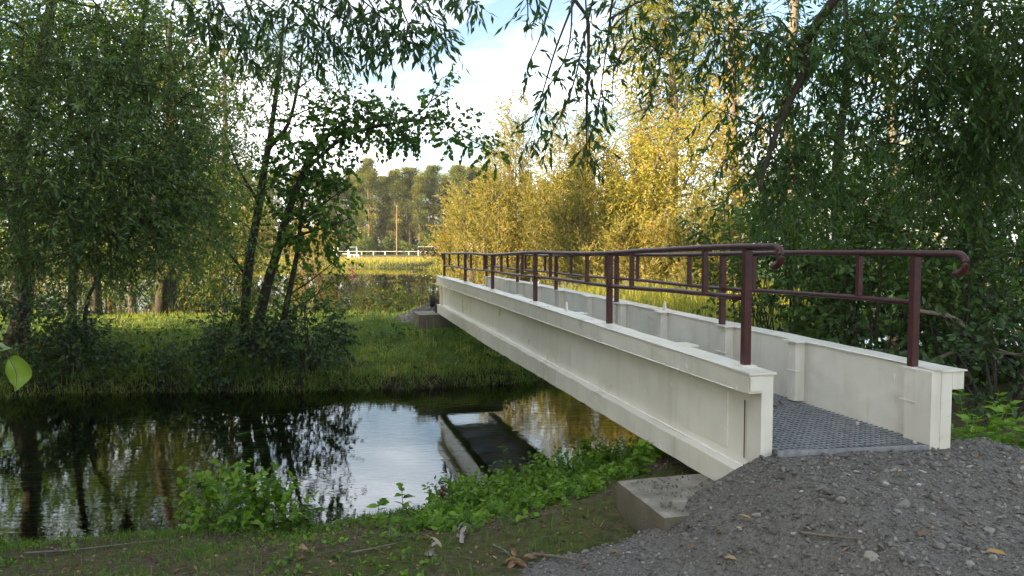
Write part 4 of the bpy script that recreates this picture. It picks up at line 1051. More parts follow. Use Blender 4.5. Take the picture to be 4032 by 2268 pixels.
# sunlit trees seen through the left willows
LG = 'sunlit trees behind the left willows'
for lab, x, d, w, yt, nn, mt in [
    ('sunlit orange-tinged bush left of the pond behind the young trunks', 600, 62, 3.2, 470, 900, 'gold'), ('sunlit bush seen low through the left willow', 470, 58, 3.4, 480, 900, 'olive'),
    ('sunlit bush glowing through gaps at the far left', 250, 55, 3.8, 450, 900, 'gold'), ('sunlit bush at the left frame edge behind the willow trunk', 60, 52, 3.6, 420, 800, 'olive'), ('low sunlit bush on the pond shore right of the sapling', 770, 80, 2.3, 560, 500, 'gold')]:
    plume('willow_bush', lab, x, d, w, yt, nn, mt, .22, .085, (.1, 1), 12, LG, per=14)
for lab, x, d, tops in [('tall tree towering behind the left willows, crown partly golden', 330, 42, [(300, 60), (350, 160), (400, 250), (280, 260), (340, 360), (420, 380), (300, 450), (380, 480)]),
                        ('tall tree behind the fork of the first young trunk', 560, 48, [(560, 400), (500, 460), (620, 480), (540, 540), (600, 590), (500, 600)])]:
    big('tall_tree', lab, x, d, [([(x, 500, 0), (x + 8, 300, 0), (x, 120, 0)], .25, .1)], [(a, c, 0, 1.5, 40) for a, c in tops], 'olive', .24, .13, (.1, .9), ln=1.5)

# ------------------------------------------------------------------ pines, hedge and pitch in the distance
def pine_proto(seed):
    root = empty('pine_tree', (0, 0, 0), 'tall pine with a bare lower trunk in the row behind the football pitch', 'tree', 'pines behind the football pitch')
    H = 24; m = MB()
    P = smooth_path([(0, 0, 0), (.15, .1, H * .4), (-.1, .1, H * .75), (0, 0, H)], 16); m.tube(P, np.linspace(.3, .06, 16), 7)
    br = MB(); fo = Foliage()
    for q in range(66):
        t = rng.uniform(.22, 1) if q > 14 else rng.uniform(.7, 1); z = H * t
        a = rng.uniform(0, 6.28); l = (3.3 * (1 - t) + .9) * rng.uniform(.3, 1.25) * (1 if t > .5 else .75)
        e = np.array([math.cos(a) * l, math.sin(a) * l, z + .5]); br.tube(np.array([[0, 0, z - .4], e * np.array([.5, .5, 1]) - [0, 0, .2], e]), [.07, .05, .02], 4, False)
        n = 140 if t > .45 else 95
        k_ = rng.uniform(.6, 1.25); c, d = ball(e, (1.5 * k_, 1.5 * k_, .95 * k_), n, .2)
        fo.leaves(c, d + UP * .5 + rng.normal(0, .4, (n, 3)), rng.uniform(.35, .7, n), .17, rng.uniform(.1, .85) + rng.normal(0, .15, n), 'lance')
    m.build('trunk', M['bark_pine'], root); br.build('branches', M['bark_pine'], root, kind='stuff'); fo.build(root, M['pine']); return root
protos = [pine_proto(q) for q in range(4)]
FZ = -.4
px_ = np.concatenate([np.linspace(-112, -62, 12), np.linspace(-59, -9, 27), np.linspace(-6, 26, 7)])
for q, x in enumerate(px_):
    y = 240 + (14 if q % 2 else 0) + rng.uniform(-6, 6); s = rng.uniform(.9, 1.15)
    if -60 < x < -52: s = .98
    if -48 < x < -34: s *= 1.08
    sc = (s * rng.uniform(.95, 1.3),) * 2 + (s,)
    if q < 4: o = protos[q]; o.location = (x, y, FZ); o.rotation_euler = (0, 0, rng.uniform(0, 6)); o.scale = sc
    else: copy_tree(protos[q % 4], (x, y, FZ), rng.uniform(0, 6.28), sc)
def hedge_proto():
    root = empty('hedge_bush', (0, 0, 0), 'rounded green bush in the hedge along the far side of the pitch', 'bush', 'hedge along the pitch')
    fo = Foliage(); m = MB()
    for q in range(9):
        e = np.array([rng.uniform(-2, 2), rng.uniform(-1.2, 1.2), rng.uniform(.9, 3.3)]); m.tube(np.array([[e[0] * .3, e[1] * .3, 0], e * .6, e]), [.06, .04, .02], 4, False)
        c, d = ball(e, (1.2, 1.1, 1.0), 130, .3); fo.leaves(c, d + UP * .4 + rng.normal(0, .4, c.shape), rng.uniform(.35, .7, 130), .3, rng.uniform(.1, .7) + rng.normal(0, .15, 130), 'lance')
    m.build('stems', M['bark'], root); fo.build(root, M['olive']); return root
hp = [hedge_proto() for _ in range(3)]
for q, x in enumerate(np.linspace(-84, 4, 24)):
    y = 222 + rng.uniform(-3, 3); s = rng.uniform(1.0, 1.3)
    if q < 3: o = hp[q]; o.location = (x, y, FZ); o.scale = (s, s, s)
    else: copy_tree(hp[q % 3], (x, y, FZ), rng.uniform(0, 6.28), (s * 1.15, s, s * rng.uniform(.8, 1.15)))
for q, x in enumerate(np.linspace(-95, 10, 17)):
    o = copy_tree(hp[q % 3], (x, 266 + rng.uniform(-3, 3), FZ), rng.uniform(0, 6.28), (2.0, 1.6, rng.uniform(2.2, 3.2)), 'tall dim undergrowth bush between the trunks of the pine wood'); o['group'] = 'undergrowth of the pine wood'
# utility pole
pb = PS(1562, 1000, 214); pt = PS(1563, 806, 214); pb[2] = FZ
m = MB(); m.tube(np.array([pb, pt]), [.16, .11], 8); po = m.build('utility_pole', M['wood'], None, label='wooden utility pole standing before the pines', cat='pole')
m = MB(); m.box(pt - np.array([0, 0, .4]), (.5, .06, .06)); m.build('cross_arm', M['wood'], po)
# goals
def goal(label, x0, x1, yt, d0, d1, h):
    a = PS(x0, 1000, d0); c = PS(x1, 1000, d1); a[2] = c[2] = FZ; root = empty('football_goal', tuple(a), label, 'goal', 'football goals'); root.location = (0, 0, 0)
    for p in (a, c): m = MB(); m.tube(np.array([p - [0, 0, .2], p + [0, 0, h]]), .12, 8); m.build('goal_post', M['white'], root)
    m = MB(); m.tube(np.array([a + [0, 0, h], c + [0, 0, h]]), .12, 8); m.build('crossbar', M['white'], root)
goal('white football goal at the right, beside the handrail end', 1647, 1734, 971, 206, 209, 2.35)
goal('narrower white football goal seen from the side at the left', 1372, 1405, 968, 150, 165, 2.3)
# barrier round the pitch
fr = empty('pitch_barrier', (0, 0, 0), 'white post and rail barrier round the football pitch', 'fence')
bx = np.concatenate([np.linspace(1330, 1375, 2), np.arange(1424, 1760, 46.3), [1795, 1842, 1890]]); bp = []
for x in bx:
    p = PS(x, 1000, 215); p[2] = FZ; bp.append(p); m = MB(); m.box(p + [0, 0, .5], (.12, .09, .62)); m.build('post', M['white'], fr)
bp = np.array(bp)
for q in range(len(bp) - 1): m = MB(); m.tube(np.array([bp[q] + [0, 0, 1.05], bp[q + 1] + [0, 0, 1.05]]), .06, 6); m.build('rail', M['white'], fr)
for lab, x, yt, d in [('tall white pole left of the side-on goal, leftmost of three', 1298, 965, 140), ('tall white pole left of the side-on goal, middle of three', 1315, 968, 140), ('tall white pole left of the side-on goal, nearest the goal', 1331, 972, 140)]:
    p = PS(x, 1000, d); p[2] = FZ; t = PS(x, yt, d); m = MB(); m.tube(np.array([p, t]), .07, 6); m.build('white_pole', M['white'], None, label=lab, cat='pole', group='white poles beside the pitch')
for lab, x0, x1, y0, d in [('low white rail in front of the poles at the left of the pitch', 1284, 1370, 1000, 138), ('low white rail beside the side-on goal', 1378, 1412, 1003, 138)]:
    a = PS(x0, y0, d); c = PS(x1, y0, d); m = MB(); m.tube(np.array([a, c]), .07, 6)
    for t in (0, .5, 1): p = a + (c - a) * t; m.box([p[0], p[1], (p[2] + FZ) / 2], (.07, .07, (p[2] - FZ) / 2))
    m.build('low_rail', M['white'], None, label=lab, cat='fence', group='low rails beside the pitch')
# house among the bushes
hb = PS(1812, 1000, 190); root = empty('house', (0, 0, 0), 'small house gable half hidden behind the golden bushes', 'house')
hx, hy = hb[0], hb[1]
m = MB(); V = np.array([(-3, -3, 0), (3, -3, 0), (3, 3, 0), (-3, 3, 0), (-3, -3, 2.2), (3, -3, 2.2), (3, 3, 2.2), (-3, 3, 2.2), (0, -3, 4.6), (0, 3, 4.6)], float) + [hx + 2.5, hy, FZ]
m.add(V, [[4, 5, 8], [6, 7, 9]], [[0, 1, 5, 4], [1, 2, 6, 5], [2, 3, 7, 6], [3, 0, 4, 7]]); m.build('wall', M['plaster'], root)
m = MB()
for sgn in (-1, 1):
    o = np.array([hx + 2.5, hy, FZ])
    V = np.array([(0, -3.4, 4.66), (0, 3.4, 4.66), (sgn * 3.5, 3.4, 1.9), (sgn * 3.5, -3.4, 1.9)]) + o
    m.add(np.vstack([V, V + [0, 0, .15]]), F4=[[0, 1, 2, 3], [7, 6, 5, 4], [0, 3, 7, 4], [1, 5, 6, 2], [2, 6, 7, 3], [0, 4, 5, 1]])
m.build('roof', M['rooftile'], root)

# ------------------------------------------------------------------ trees out of the frame to the left and behind, which shade the river
b = np.array([0, 0, 0.])
sh = tree('riverside_tree', 'tall riverside tree outside the left of the view', 'tree', b, [([(0, 0, 0), (.2, .1, 4), (0, 0, 9), (.1, 0, 13)], .28, .08)],
          [((rng.normal(0, 1.4), rng.normal(0, 1.4), z), 1.9, 100) for z in np.linspace(2.2, 15, 14)], 'olive', LL=.34, LW=.17, per=12, ln=1.3, droop=.3, shape='ovate', show=False, group='trees shading the river', limb_r=.06)
locs = [(-13.5, 3.5), (-13, .6), (-12.5, -2.2), (-14, 6.2), (-17, 2), (-12, -5), (-16.5, -2), (-11.5, -8), (-17, 5), (-16, -6), (-20, 0), (-19, -4)]
for q, (x, y) in enumerate(locs):
    s = rng.uniform(.85, 1.1); l = (x, y, float(hgt(x, y)) - .1)
    if q == 0: sh.location = l
    else: copy_tree(sh, l, rng.uniform(0, 6.28), (s, s, s))

# ------------------------------------------------------------------ grass and herbs
def scatter(n, xr, yr, cond=None):
    x = rng.uniform(*xr, n); y = rng.uniform(*yr, n)
    if cond is not None: k = cond(x, y); x, y = x[k], y[k]
    return np.stack([x, y, hgt(x, y) - .01], 1)
inr = lambda x, y: ramp_z(x, y) > hgt(x, y) - .03
P = scatter(52000, (-4.4, 1.9), (3.0, 7.6), lambda x, y: (y < yn(x) + .05) & ~inr(x, y) & (rng.random(len(x)) < .12 + 1.6 * np.clip(fbm(x * 1.6, y * 1.6, 3) + .12, 0, 1) + .5 * sstep(.9, .2, yn(x) - y)))
blades('grass', P, rng.uniform(.025, .085, len(P)), .006, .7, 'grass', rng.beta(2, 2.2, len(P)), kind='stuff', label='short patchy grass on the near bank')
nob = lambda x, y: ~((np.abs((x - A0[0]) * U[0] + (y - A0[1]) * U[1] - BL - .12) < .5) & (np.abs((x - A0[0]) * VV[0] + (y - A0[1]) * VV[1] - .4) < .85))
P = scatter(90000, (-8.5, 4.5), (10.9, 18), lambda x, y: nob(x, y) & (y > yf(x) - .12) & (y < yf(x) + 3.0) & (rng.random(len(x)) < .35 + 1.2 * np.clip(fbm(x * 1.1, y * 1.1, 3) + .3, 0, 1)))
bd = np.array([.15, -1.0, -.35]); df = P[:, 1] - yf(P[:, 0])
tall_ = sstep(.75, .15, df + .35 * fbm(P[:, 0] * 1.3, P[:, 1] * 1.3, 2))
blades('grass', P, rng.uniform(.03, .085, len(P)) * (1 + 1.8 * tall_), .011, .9, 'meadow', np.clip(rng.beta(2, 2.4, len(P)) + .5 * fbm(P[:, 0] * .9, P[:, 1] * .9, 2), 0, 1), bend=bd, kind='stuff', label='long grass drooping over the far bank')
tc_ = scatter(1100, (-8.5, 3.5), (10.8, 16), lambda x, y: (y > yf(x) - .12) & (y < yf(x) + 1.6) & (rng.random(len(x)) < .25 + .75 * sstep(.6, .1, y - yf(x))))
P = np.repeat(tc_, 50, 0); P[:, :2] += rng.normal(0, .07, (len(P), 2)); P[:, 2] = hgt(P[:, 0], P[:, 1]) - .01
blades('grass', P, rng.uniform(.08, .26, len(P)), .011, 1.1, 'meadow', np.clip(np.repeat(rng.uniform(-.1, .6, len(tc_)), 50) + rng.beta(2, 2.4, len(P)) * .6, 0, 1), bend=np.array([.1, -.7, -.5]), kind='stuff', label='tussocks of long grass hanging over the far waterline')
P = scatter(60000, (-15, 7), (13, 27), lambda x, y: nob(x, y) & (y > yf(x) + 2.8) & (pond_e(x, y) > 1.08))
blades('grass', P, rng.uniform(.03, .1, len(P)) * (1 + 1.2 * (fbm(P[:, 0] * .8, P[:, 1] * .8, 2) > .22)), .016, 1.0, 'meadow', np.clip(rng.beta(2.6, 2, len(P)) + .5 * fbm(P[:, 0] * .5, P[:, 1] * .5, 2), 0, 1), kind='stuff', label='mown meadow grass behind the far bank')
P = scatter(7000, (1.0, 9), (15, 27), lambda x, y: (y > yf(x) + .4))
blades('grass', P, rng.uniform(.35, .8, len(P)), .02, .7, 'grass_sun', rng.beta(2, 2.4, len(P)), kind='stuff', label='tall grass behind the bridge on the right')
# herbs and reeds between meadow and pond
P = scatter(9000, (-16, 3.5), (17, 30), lambda x, y: (pond_e(x, y) > 1.0) & (pond_e(x, y) < 1.25))
blades('reeds', P, rng.uniform(.2, .55, len(P)) * (1 + (rng.random(len(P)) < .08)), .022, .6, 'reed', rng.beta(2, 2, len(P)), kind='stuff', label='tall reeds and herbs along the near pond edge')
P = scatter(24000, (-48, 6), (76, 98), lambda x, y: (pond_e(x, y) > .97))
blades('grass', P, rng.uniform(.2, .62, len(P)), .045, .5, 'grass_sun', rng.beta(2, 2.4, len(P)), kind='stuff', label='bright sunlit grass on the far shore of the pond')
P = scatter(14000, (-60, 12), (96, 150), None)
blades('dry_grass', P, rng.uniform(.4, .85, len(P)), .07, .5, 'straw', rng.beta(2, 2, len(P)), kind='stuff', label='tawny dry grass between pond and pitch')

def herb(name, label, base, H, nl, LL, LW, mat, shape='ovate', group='herbs', stems=1, cat='plant', tint=(.2, .9), spread=.12, top=None, r=.004, tmat='nettle'):
    root = empty(name, (0, 0, 0), label, cat, group); fo = Foliage(); m = MB()
    for q in range(stems):
        a = rng.uniform(0, 6.28); e = base + np.array([math.cos(a) * spread * H, math.sin(a) * spread * H, H * rng.uniform(.75, 1.0)])
        P = smooth_path([base - [0, 0, .03], (base + e) / 2 + rng.normal(0, .03 * H, 3), e], 14); m.tube(P, np.linspace(r, r * .4, 14), 5, False)
        t = rng.uniform(.15, 1, nl); i = (t * 13).astype(int)
        d = rng.normal(size=(nl, 3)); d[:, 2] = rng.uniform(-.1, .45, nl)
        fo.leaves(P[i], d, LL * rng.uniform(.6, 1.2, nl), LW * rng.uniform(.7, 1.2, nl), rng.uniform(*tint, nl), shape, None, 1.0)
        if top == 'umbel':
            for _ in range(7):
                c = e + rng.normal(0, .07 * H, 3) * [1, 1, .25]; m.tube(np.array([P[-3], c]), r * .4, 3, False)
                k = 14; fo.leaves(c + rng.normal(0, .03 * H, (k, 3)) * [1, 1, .2], rng.normal(size=(k, 3)), .03 * H, .03 * H, rng.random(k), 'lance')
        if top == 'spike':
            k = 26; tt = rng.random(k); c = P[-5] + (P[-1] - P[-5]) * tt[:, None] + rng.normal(0, .025 * H, (k, 3)); fo.leaves(c, rng.normal(size=(k, 3)) + UP, .05 * H, .04 * H, rng.random(k), 'lance')
    m.build('stem', M[tmat], root); fo.build(root, M[mat], crown='leaves'); return root
# near-bank plants
fo = Foliage()
P = scatter(4200, (-.62, 1.9), (4.0, 8.0), lambda x, y: (y < yn(x) + .12) & (y > yn(x) - 2.6 + .5 * np.clip(-x, 0, 2)) & ~inr(x, y) & (rng.random(len(x)) < .25 + .4 * (fbm(x * 1.7, y * 1.7, 2) > -.05) + sstep(1.4, .3, yn(x) - y)))
hh = rng.uniform(.05, .24, len(P)) * (.5 + .9 * sstep(1.3, .2, yn(P[:, 0]) - P[:, 1]))
fo.spray(P, rng.normal(0, .35, P.shape) + UP, hh, 8, .044, .032, .15, 2, 1.1, 'ovate', (.1, .8), .002, .05, 1.2)
fo.build(None, M['nettle'], 'ground_cover', 'stems', M['nettle'], kind='stuff', label='low leafy ground cover running down to the water')
fo = Foliage()
P = scatter(2600, (-4.3, .6), (3.2, 6.4), lambda x, y: (y < yn(x)) & ~inr(x, y) & ((fbm(x * 1.3 + 4, y * 1.3, 3) > .05) | (yn(x) - y < .45)))
fo.spray(P, rng.normal(0, .6, P.shape) + UP, rng.uniform(.02, .06, len(P)), 4, .03, .02, .3, 2, 1.2, 'ovate', (.0, .8), .0015, 0, 1.4)
fo.build(None, M['nettle'], 'small_weeds', 'stems', M['nettle'], kind='stuff', label='small rosettes of weeds on the bare near bank')
for lab, x, y, rr, n in [('round-leaved bush growing from the near bank into the water', 575, 1285, (.36, .3, .3), 120), ('nettle-leaved skirt right of the round-leaved bush', 690, 1300, (.22, .22, .2), 50)]:
    c = PD(x, y, 5.75); bush('water_plant', lab, c, rr, n, 'nettle', .06, .045, 'ovate', 8, .2, .3, (.1, .9), 8, 'plant', 'plants on the near water edge', 'shrub', .5, .002, .005)
for lab, x, y, H, k in [('nettle standing alone against the bright water', 1012, 1315, .3, 1), ('small nettle beside the lone nettle', 955, 1330, .17, 1), ('broad-leaved nettle clump in front of the bridge reflection', 1210, 1240, .3, 4), ('dark-leaved plant climbing beside the concrete block', 1480, 1190, .4, 5), ('leafy plant under the girder behind the concrete block', 1610, 1190, .2, 4), ('leafy plant half under the girder beside the block', 1530, 1190, .26, 4)]:
    herb('nettle_plant', lab, land(x * Q, y * Q), H, 16, .075, .045, 'nettle', 'ovate', 'nettles on the near bank', k)
herb('fleabane_stalk', 'tall narrow-leaved weed stalk standing before the dark water', land(1268 * Q, 1250 * Q), .5, 46, .06, .012, 'nettle', 'lance', 'herbs on the near bank', 1, spread=.03)
herb('dock_plant', 'withered plant with dark red leaves at the water edge', land(1120 * Q, 1290 * Q), .26, 18, .05, .022, 'weedred', 'ovate', 'herbs on the near bank', 3, tmat='weedred')
for lab, x, y, H in [('pale green weed at the right foot of the ramp', 2500, 1110, .45), ('leafy weed beside the end of the far girder', 2430, 1100, .3), ('tall weed at the right edge above the gravel', 2565, 1120, .55), ('weed between the ramp and the thicket', 2470, 1060, .5), ('arching weed low at the right edge', 2560, 1180, .3)]:
    p = PD(x, y, 4.9 if y > 1090 else 5.4); p[2] = float(max(hgt(p[0], p[1]), ramp_z(p[0], p[1])))
    herb('bank_weed', lab, p, H, 22, .09, .035, 'nettle', 'lance', 'weeds beside the gravel ramp', 5, spread=.35)
for q, (lab, x, d, H, top) in enumerate([('umbel seed head standing tallest in front of the pond', 1083, 19, 1.75, 'umbel'), ('umbel plant left of the tallest seed head', 1000, 20, 1.1, 'umbel'), ('umbel plant beside the girder end', 1060, 18, 1.1, 'umbel'), ('umbel plant among the reeds at the left', 930, 19, 1.0, 'umbel'), ('dark-leaved stalk near the bridge end before the water', 1090, 17, 1.15, None), ('seeded stalk right of the reeds', 1045, 19, 1.25, 'umbel')]):
    herb('umbel_plant', lab, gz(PD(x, 700, d), 0), H, 12, .08, .03, 'umbel' if top else 'olive', 'lance', 'herbs before the pond', 2 if top else 3, spread=.1, top=top, r=.007, tmat='reed')
herb('loosestrife', 'pink flower spike rising from the reeds', gz(PD(888, 700, 21), 0), 1.5, 10, .07, .018, 'flower', 'lance', 'herbs before the pond', 1, spread=.05, top='spike', r=.006, tmat='reed')
# leafy herb masses by the pond edge
for lab, x, y, d, r, n, mt in [('leafy herb mound at the meadow edge left of the reeds', 760, 775, 17.5, (.8, .5, .3), 80, 'shrub'), ('leafy herb mound in front of the reeds', 890, 780, 17.5, (.6, .4, .22), 36, 'olive'), ('leafy herb mound beside the gravel heap', 1000, 775, 18, (.5, .4, .2), 30, 'olive'),
                               ('golden-green shrub by the left shore of the pond', 150, 700, 25, (1.8, .8, .8), 130, 'gold'), ('pale shrub by the left shore of the pond behind the stems', 330, 700, 25, (1.6, .8, .8), 120, 'olive'), ('golden shrub on the pond shore left of the young trunks', 500, 700, 25, (1.5, .8, .8), 120, 'gold'), ('reddish herb mound at the meadow edge', 970, 752, 19, (.5, .4, .2), 30, 'olive'),
                               ('dark shrub at the back of the meadow on the left', 430, 690, 23, (1.5, .8, .8), 120, 'bramble'), ('shrub at the back of the meadow under the left willow', 260, 690, 22, (1.6, .8, .8), 120, 'shrub'), ('shrub closing the meadow at the far left', 60, 740, 17, (1.8, .8, 1.0), 160, 'bramble'), ('pale shrub behind the left trunk', 570, 700, 22, (1.4, .8, 1.1), 120, 'olive')]:
    bush('herb_mound', lab, PD(x, y, d), r, n, mt, .11, .05, 'ovate', 10, .5, .3, (0, .8), 6, 'shrub', 'herb mounds at the meadow edge', show=False)
fo = Foliage()
P = scatter(1300, (-8.2, 3.2), (11, 16), lambda x, y: nob(x, y) & (y > yf(x) - .05) & (y < yf(x) + 2.2) & (fbm(x * 1.4 + 9, y * 1.4, 3) > .03))
fo.spray(P, rng.normal(0, .5, P.shape) + UP, rng.uniform(.08, .3, len(P)), 7, .07, .045, .25, 2, 1.1, 'ovate', (.0, .9), .0025, .05, 1.1)
fo.build(None, M['shrub'], 'bank_weeds', 'stems', M['nettle'], kind='stuff', label='broad-leaved weeds patching the grass of the far bank')
P = scatter(700, (-8.2, 3.2), (11, 17), lambda x, y: nob(x, y) & (y > yf(x) + .1))
blades('dead_stalks', P, rng.uniform(.15, .4, len(P)), .008, .7, 'straw', rng.random(len(P)), kind='stuff', label='dry stalks standing in the far bank grass')
# water weed streaming under the surface
n = 9000; P = np.stack([rng.uniform(-5.5, 3.0, n), rng.uniform(5.5, 13, n), np.zeros(n)], 1)
k = (P[:, 1] > yn(P[:, 0]) + .5) & (P[:, 1] < yf(P[:, 0]) - .4) & (fbm(P[:, 0] * .55 + 2, P[:, 1] * 1.1, 3) > .0); P = P[k]
P[:, 2] = -rng.uniform(.08, .35, len(P)); fo = Foliage()
dr = np.stack([np.ones(len(P)), rng.normal(.25, .12, len(P)), rng.normal(0, .05, len(P))], 1)
fo.leaves(P, dr, rng.uniform(.5, 1.2, len(P)), rng.uniform(.03, .07, len(P)), rng.random(len(P)), 'lance', np.tile(UP, (len(P), 1)))
fo.build(None, M['weed_water'], 'water_weed', 'twigs', kind='stuff', label='green weed streaming under the river surface')

# ------------------------------------------------------------------ fallen leaves, twigs
fo = Foliage()
P = scatter(2600, (-3.8, 1.2), (3.1, 5.6), lambda x, y: (y < yn(x) - .1) & ~inr(x, y)); P[:, 2] += .012
fo.leaves(P, rng.normal(size=P.shape) * [1, 1, .15], rng.uniform(.01, .034, len(P)), rng.uniform(.007, .018, len(P)), rng.beta(1.2, 2.6, len(P)), 'curl', None, 1.5)
x = rng.uniform(.4, 3.3, 130); y = rng.uniform(2.5, 4.0, 130); P = np.stack([x, y, np.maximum(ramp_z(x, y), hgt(x, y)) + .016], 1)
P = P[inr(x, y)]
fo.leaves(P, rng.normal(size=P.shape) * [1, 1, .15], rng.uniform(.015, .05, len(P)), rng.uniform(.008, .018, len(P)), rng.beta(1.4, 1.6, len(P)), 'lance', None, 2.5)
fo.build(None, M['litter'], 'leaf_litter', 'twigs', kind='stuff', label='scattered dead leaves on the near bank')
P = scatter(11000, (-4.0, 1.3), (3.1, 5.9), lambda x, y: (y < yn(x) - .05) & ~inr(x, y)); rr_ = np.clip(rng.lognormal(math.log(.004), .5, len(P)), .002, .014)
stones('soil_crumbs', P + [0, 0, .012], rr_, rng.beta(1.5, 3, len(P)), M['crumb'], True, kind='stuff', label='crumbs of soil and small stones on the near bank')
lz = lambda a, b: (2200 + a / 1.406, 1700 + b / 1.406)
for lab, a, b_, L, t, sh_ in [('yellow leaf on the gravel in front of the girder end', 1070, 510, .07, .8, 'ovate'), ('small yellow leaf left of the bright yellow one on the gravel', 900, 580, .055, .82, 'lance'), ('yellow leaf close to the concrete block', 590, 500, .05, .75, 'ovate'), ('yellow leaf high on the ramp below the far girder', 1920, 245, .06, .72, 'ovate'),
                              ('pale cream leaf beside the twig on the gravel', 1605, 665, .065, .97, 'ovate'), ('large curled yellow-brown leaf at the right of the ramp', 2270, 545, .1, .7, 'ovate'), ('rusty brown leaf beside the curled one', 2000, 610, .09, .4, 'lance'), ('yellow leaf at the lower right of the ramp', 2360, 690, .08, .8, 'lance'),
                              ('green-yellow willow leaf at the bottom of the ramp', 985, 735, .08, .85, 'lance'), ('brown leaf in the lower middle of the ramp', 735, 645, .06, .4, 'ovate'), ('dark red leaf on the left of the ramp', 700, 560, .06, .15, 'ovate'), ('pinkish leaf on the lower left gravel edge', 275, 685, .06, .5, 'lance'), ('red leaf just below the grating edge', 1560, 218, .035, .2, 'ovate'), ('brown leaf at the very bottom left of the gravel', 110, 770, .07, .4, 'ovate'), ('tan leaf near the bottom edge of the gravel', 1140, 765, .06, .5, 'ovate')]:
    p = land(*lz(a, b_)); f1 = Foliage(); f1.leaves(p[None] + [0, 0, .02], rng.normal(size=(1, 3)) * [1, .5, .1], L * .9, L * .36, t, 'curl', None, 2)
    o = f1.build(None, M['litter'], 'fallen_leaf'); prop(o, lab, 'leaf', 'fallen leaves on the gravel')
def crumple(name, label, x, y, n, L, t):
    p = land(x * Q, y * Q); f1 = Foliage(); f1.leaves(p[None] + rng.normal(0, .025, (n, 3)) * [1, 1, .4] + [0, 0, .025], rng.normal(size=(n, 3)) * [1, 1, .6], L * rng.uniform(.5, 1.0, n), L * .3, t + rng.normal(0, .08, n), 'curl', None, .3)
    o = f1.build(None, M['litter'], name); prop(o, label, 'leaf clump', 'withered leaf clumps on the near bank')
f1 = Foliage(); p_ = BP(.95, .62, ZD + .012); f1.leaves(p_ + rng.normal(0, .06, (26, 3)) * [1.4, .7, .08], rng.normal(size=(26, 3)) * [1, 1, .2], rng.uniform(.02, .06, 26), .014, rng.beta(1.3, 3, 26), 'curl', None, 1)
prop(f1.build(None, M['litter'], 'withered_leaves'), 'small heap of brown dead leaves on the deck grating', 'leaf clump')
crumple('withered_leaves', 'grey withered leaf clump in the middle of the near bank', 1152, 1350, 12, .08, .98)
crumple('withered_leaves', 'pale grey curled leaves near the bottom of the near bank', 1092, 1398, 8, .08, .98)
crumple('withered_leaves', 'brown and grey leaf clump at the bottom beside the gravel', 1300, 1420, 12, .09, .6)
crumple('withered_leaves', 'reddish curled leaf left of the round-leaved bush foot', 680, 1362, 6, .07, .35)
crumple('withered_leaves', 'pale tan leaf pair on the near bank', 770, 1402, 4, .09, .6)
for lab, pts, r in [('long pale twig lying on the left of the near bank', [(60, 1400), (180, 1392), (290, 1380), (420, 1365)], .008), ('brown stick at the edge of the gravel', [(1340, 1405), (1400, 1412), (1450, 1420)], .009), ('thin brown twig lying on the gravel ramp', [(2010, 1352), (2090, 1362), (2170, 1370)], .007), ('short twig left of the withered clump', [(880, 1400), (960, 1385), (1000, 1375)], .005), ('forked twig near the bottom centre', [(1240, 1380), (1270, 1395), (1300, 1425)], .006)]:
    P = smooth_path([land(x * Q, y * Q) + [0, 0, r + .012] for x, y in pts], 14); m = MB(); m.tube(P, np.linspace(r, r * .5, 14), 6); m.build('fallen_twig', M['bark_grey'], None, True, label=lab, cat='twig', group='twigs on the near bank')

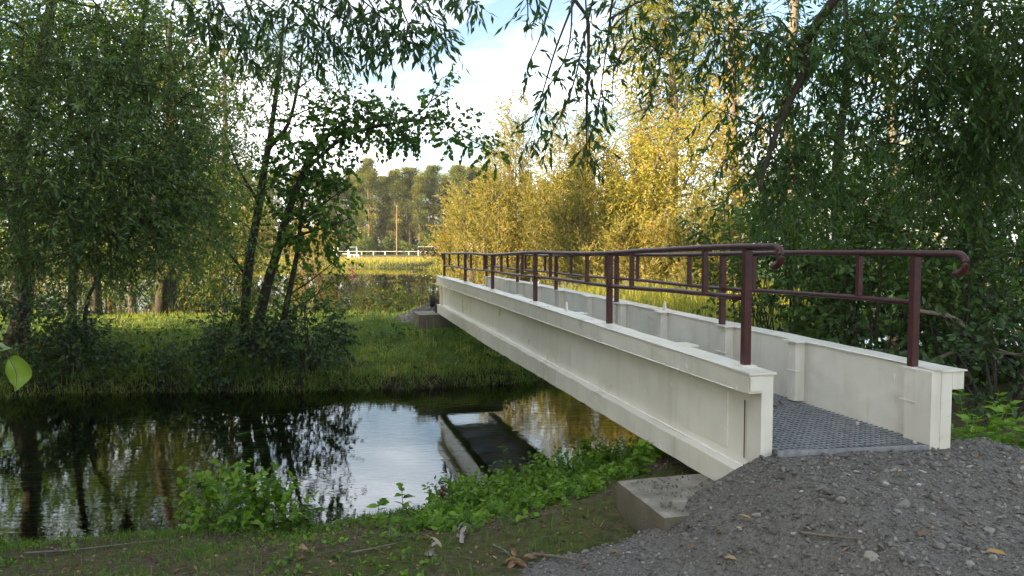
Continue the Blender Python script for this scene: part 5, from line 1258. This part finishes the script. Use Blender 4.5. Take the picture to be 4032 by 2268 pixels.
# ------------------------------------------------------------------ the big leaf at the left edge
d = 1.5
root = empty('hanging_leaf', (0, 0, 0), 'single lime green leaf hanging at the left edge, close to the camera', 'leaf')
out = [((a_ / 2.07) / Q, (900 + b_ / 2.07) / Q) for a_, b_ in [(65, 1048), (88, 1040), (110, 1038), (136, 1041), (160, 1048), (185, 1060), (205, 1077), (222, 1097), (233, 1120), (239, 1150), (239, 1180), (231, 1212), (218, 1235), (202, 1254), (186, 1272), (170, 1292), (152, 1312), (134, 1322), (120, 1327), (117, 1310), (108, 1296), (92, 1288), (74, 1275), (58, 1262), (48, 1238), (42, 1210), (38, 1180), (41, 1150), (48, 1122), (57, 1098), (62, 1072)]]
C = PD(42, 935, d); O = np.array([PD(x, y, d) for x, y in out]); O[:, 1] += .006 * np.cos(np.arange(len(out)) * .55) + .004
Mid = (O + C) / 2; Mid[:, 1] -= .004; n = len(O)
V = np.vstack([O, Mid, C[None]]); V = np.vstack([V, V + [0, .0008, 0]]); k = 2 * n + 1
F4 = []; F3 = []
for q in range(n):
    q2 = (q + 1) % n
    for o_ in (0, k): F4.append([q + o_, q2 + o_, n + q2 + o_, n + q + o_]); F3.append([n + q + o_, n + q2 + o_, 2 * n + o_])
    F4.append([q, q2, q2 + k, q + k])
m = MB(); m.add(V, F3, F4, .5); m.build('leaf_blade', M['bigleaf'], root, True)
m = MB(); m.tube(smooth_path([PD(22, 900, d - .006), PD(38, 930, d - .008), PD(42, 955, d - .007), PD(38, 983, d - .003)], 10), np.linspace(.0009, .0003, 10), 5); m.build('midrib', M['umbel'], root)
m = MB(); m.tube(smooth_path([(-2.65, 4.9, 4.9), (-2.3, 3.2, 3.7), (-1.5, 1.9, 2.5), PD(-90, 850, d), PD(-20, 868, d), PD(8, 880, d), PD(22, 898, d)], 26), np.linspace(.004, .001, 26), 5); m.build('stalk', M['bark'], root)
f1 = Foliage(); f1.leaves(np.array([PD(-12, 880, d), PD(-20, 860, d)]), np.array([[.9, 0, .1], [1, .2, -.5]]), .035, .014, np.array([.9, .95]), 'lance'); f1.build(root, M['willow'], 'small_leaves')

# ------------------------------------------------------------------ morning haze
m, nt, out = newmat('haze')
pv = N(nt, 'ShaderNodeVolumePrincipled'); pv.inputs['Color'].default_value = (.93, .93, .9, 1)
pv.inputs['Density'].default_value = .00016; pv.inputs['Anisotropy'].default_value = .2
nt.links.new(pv.outputs[0], out.inputs['Volume'])
mb = MB(); mb.box((0, 450, 14), (720, 770, 20)); mb.build('haze', m, None, kind='stuff')
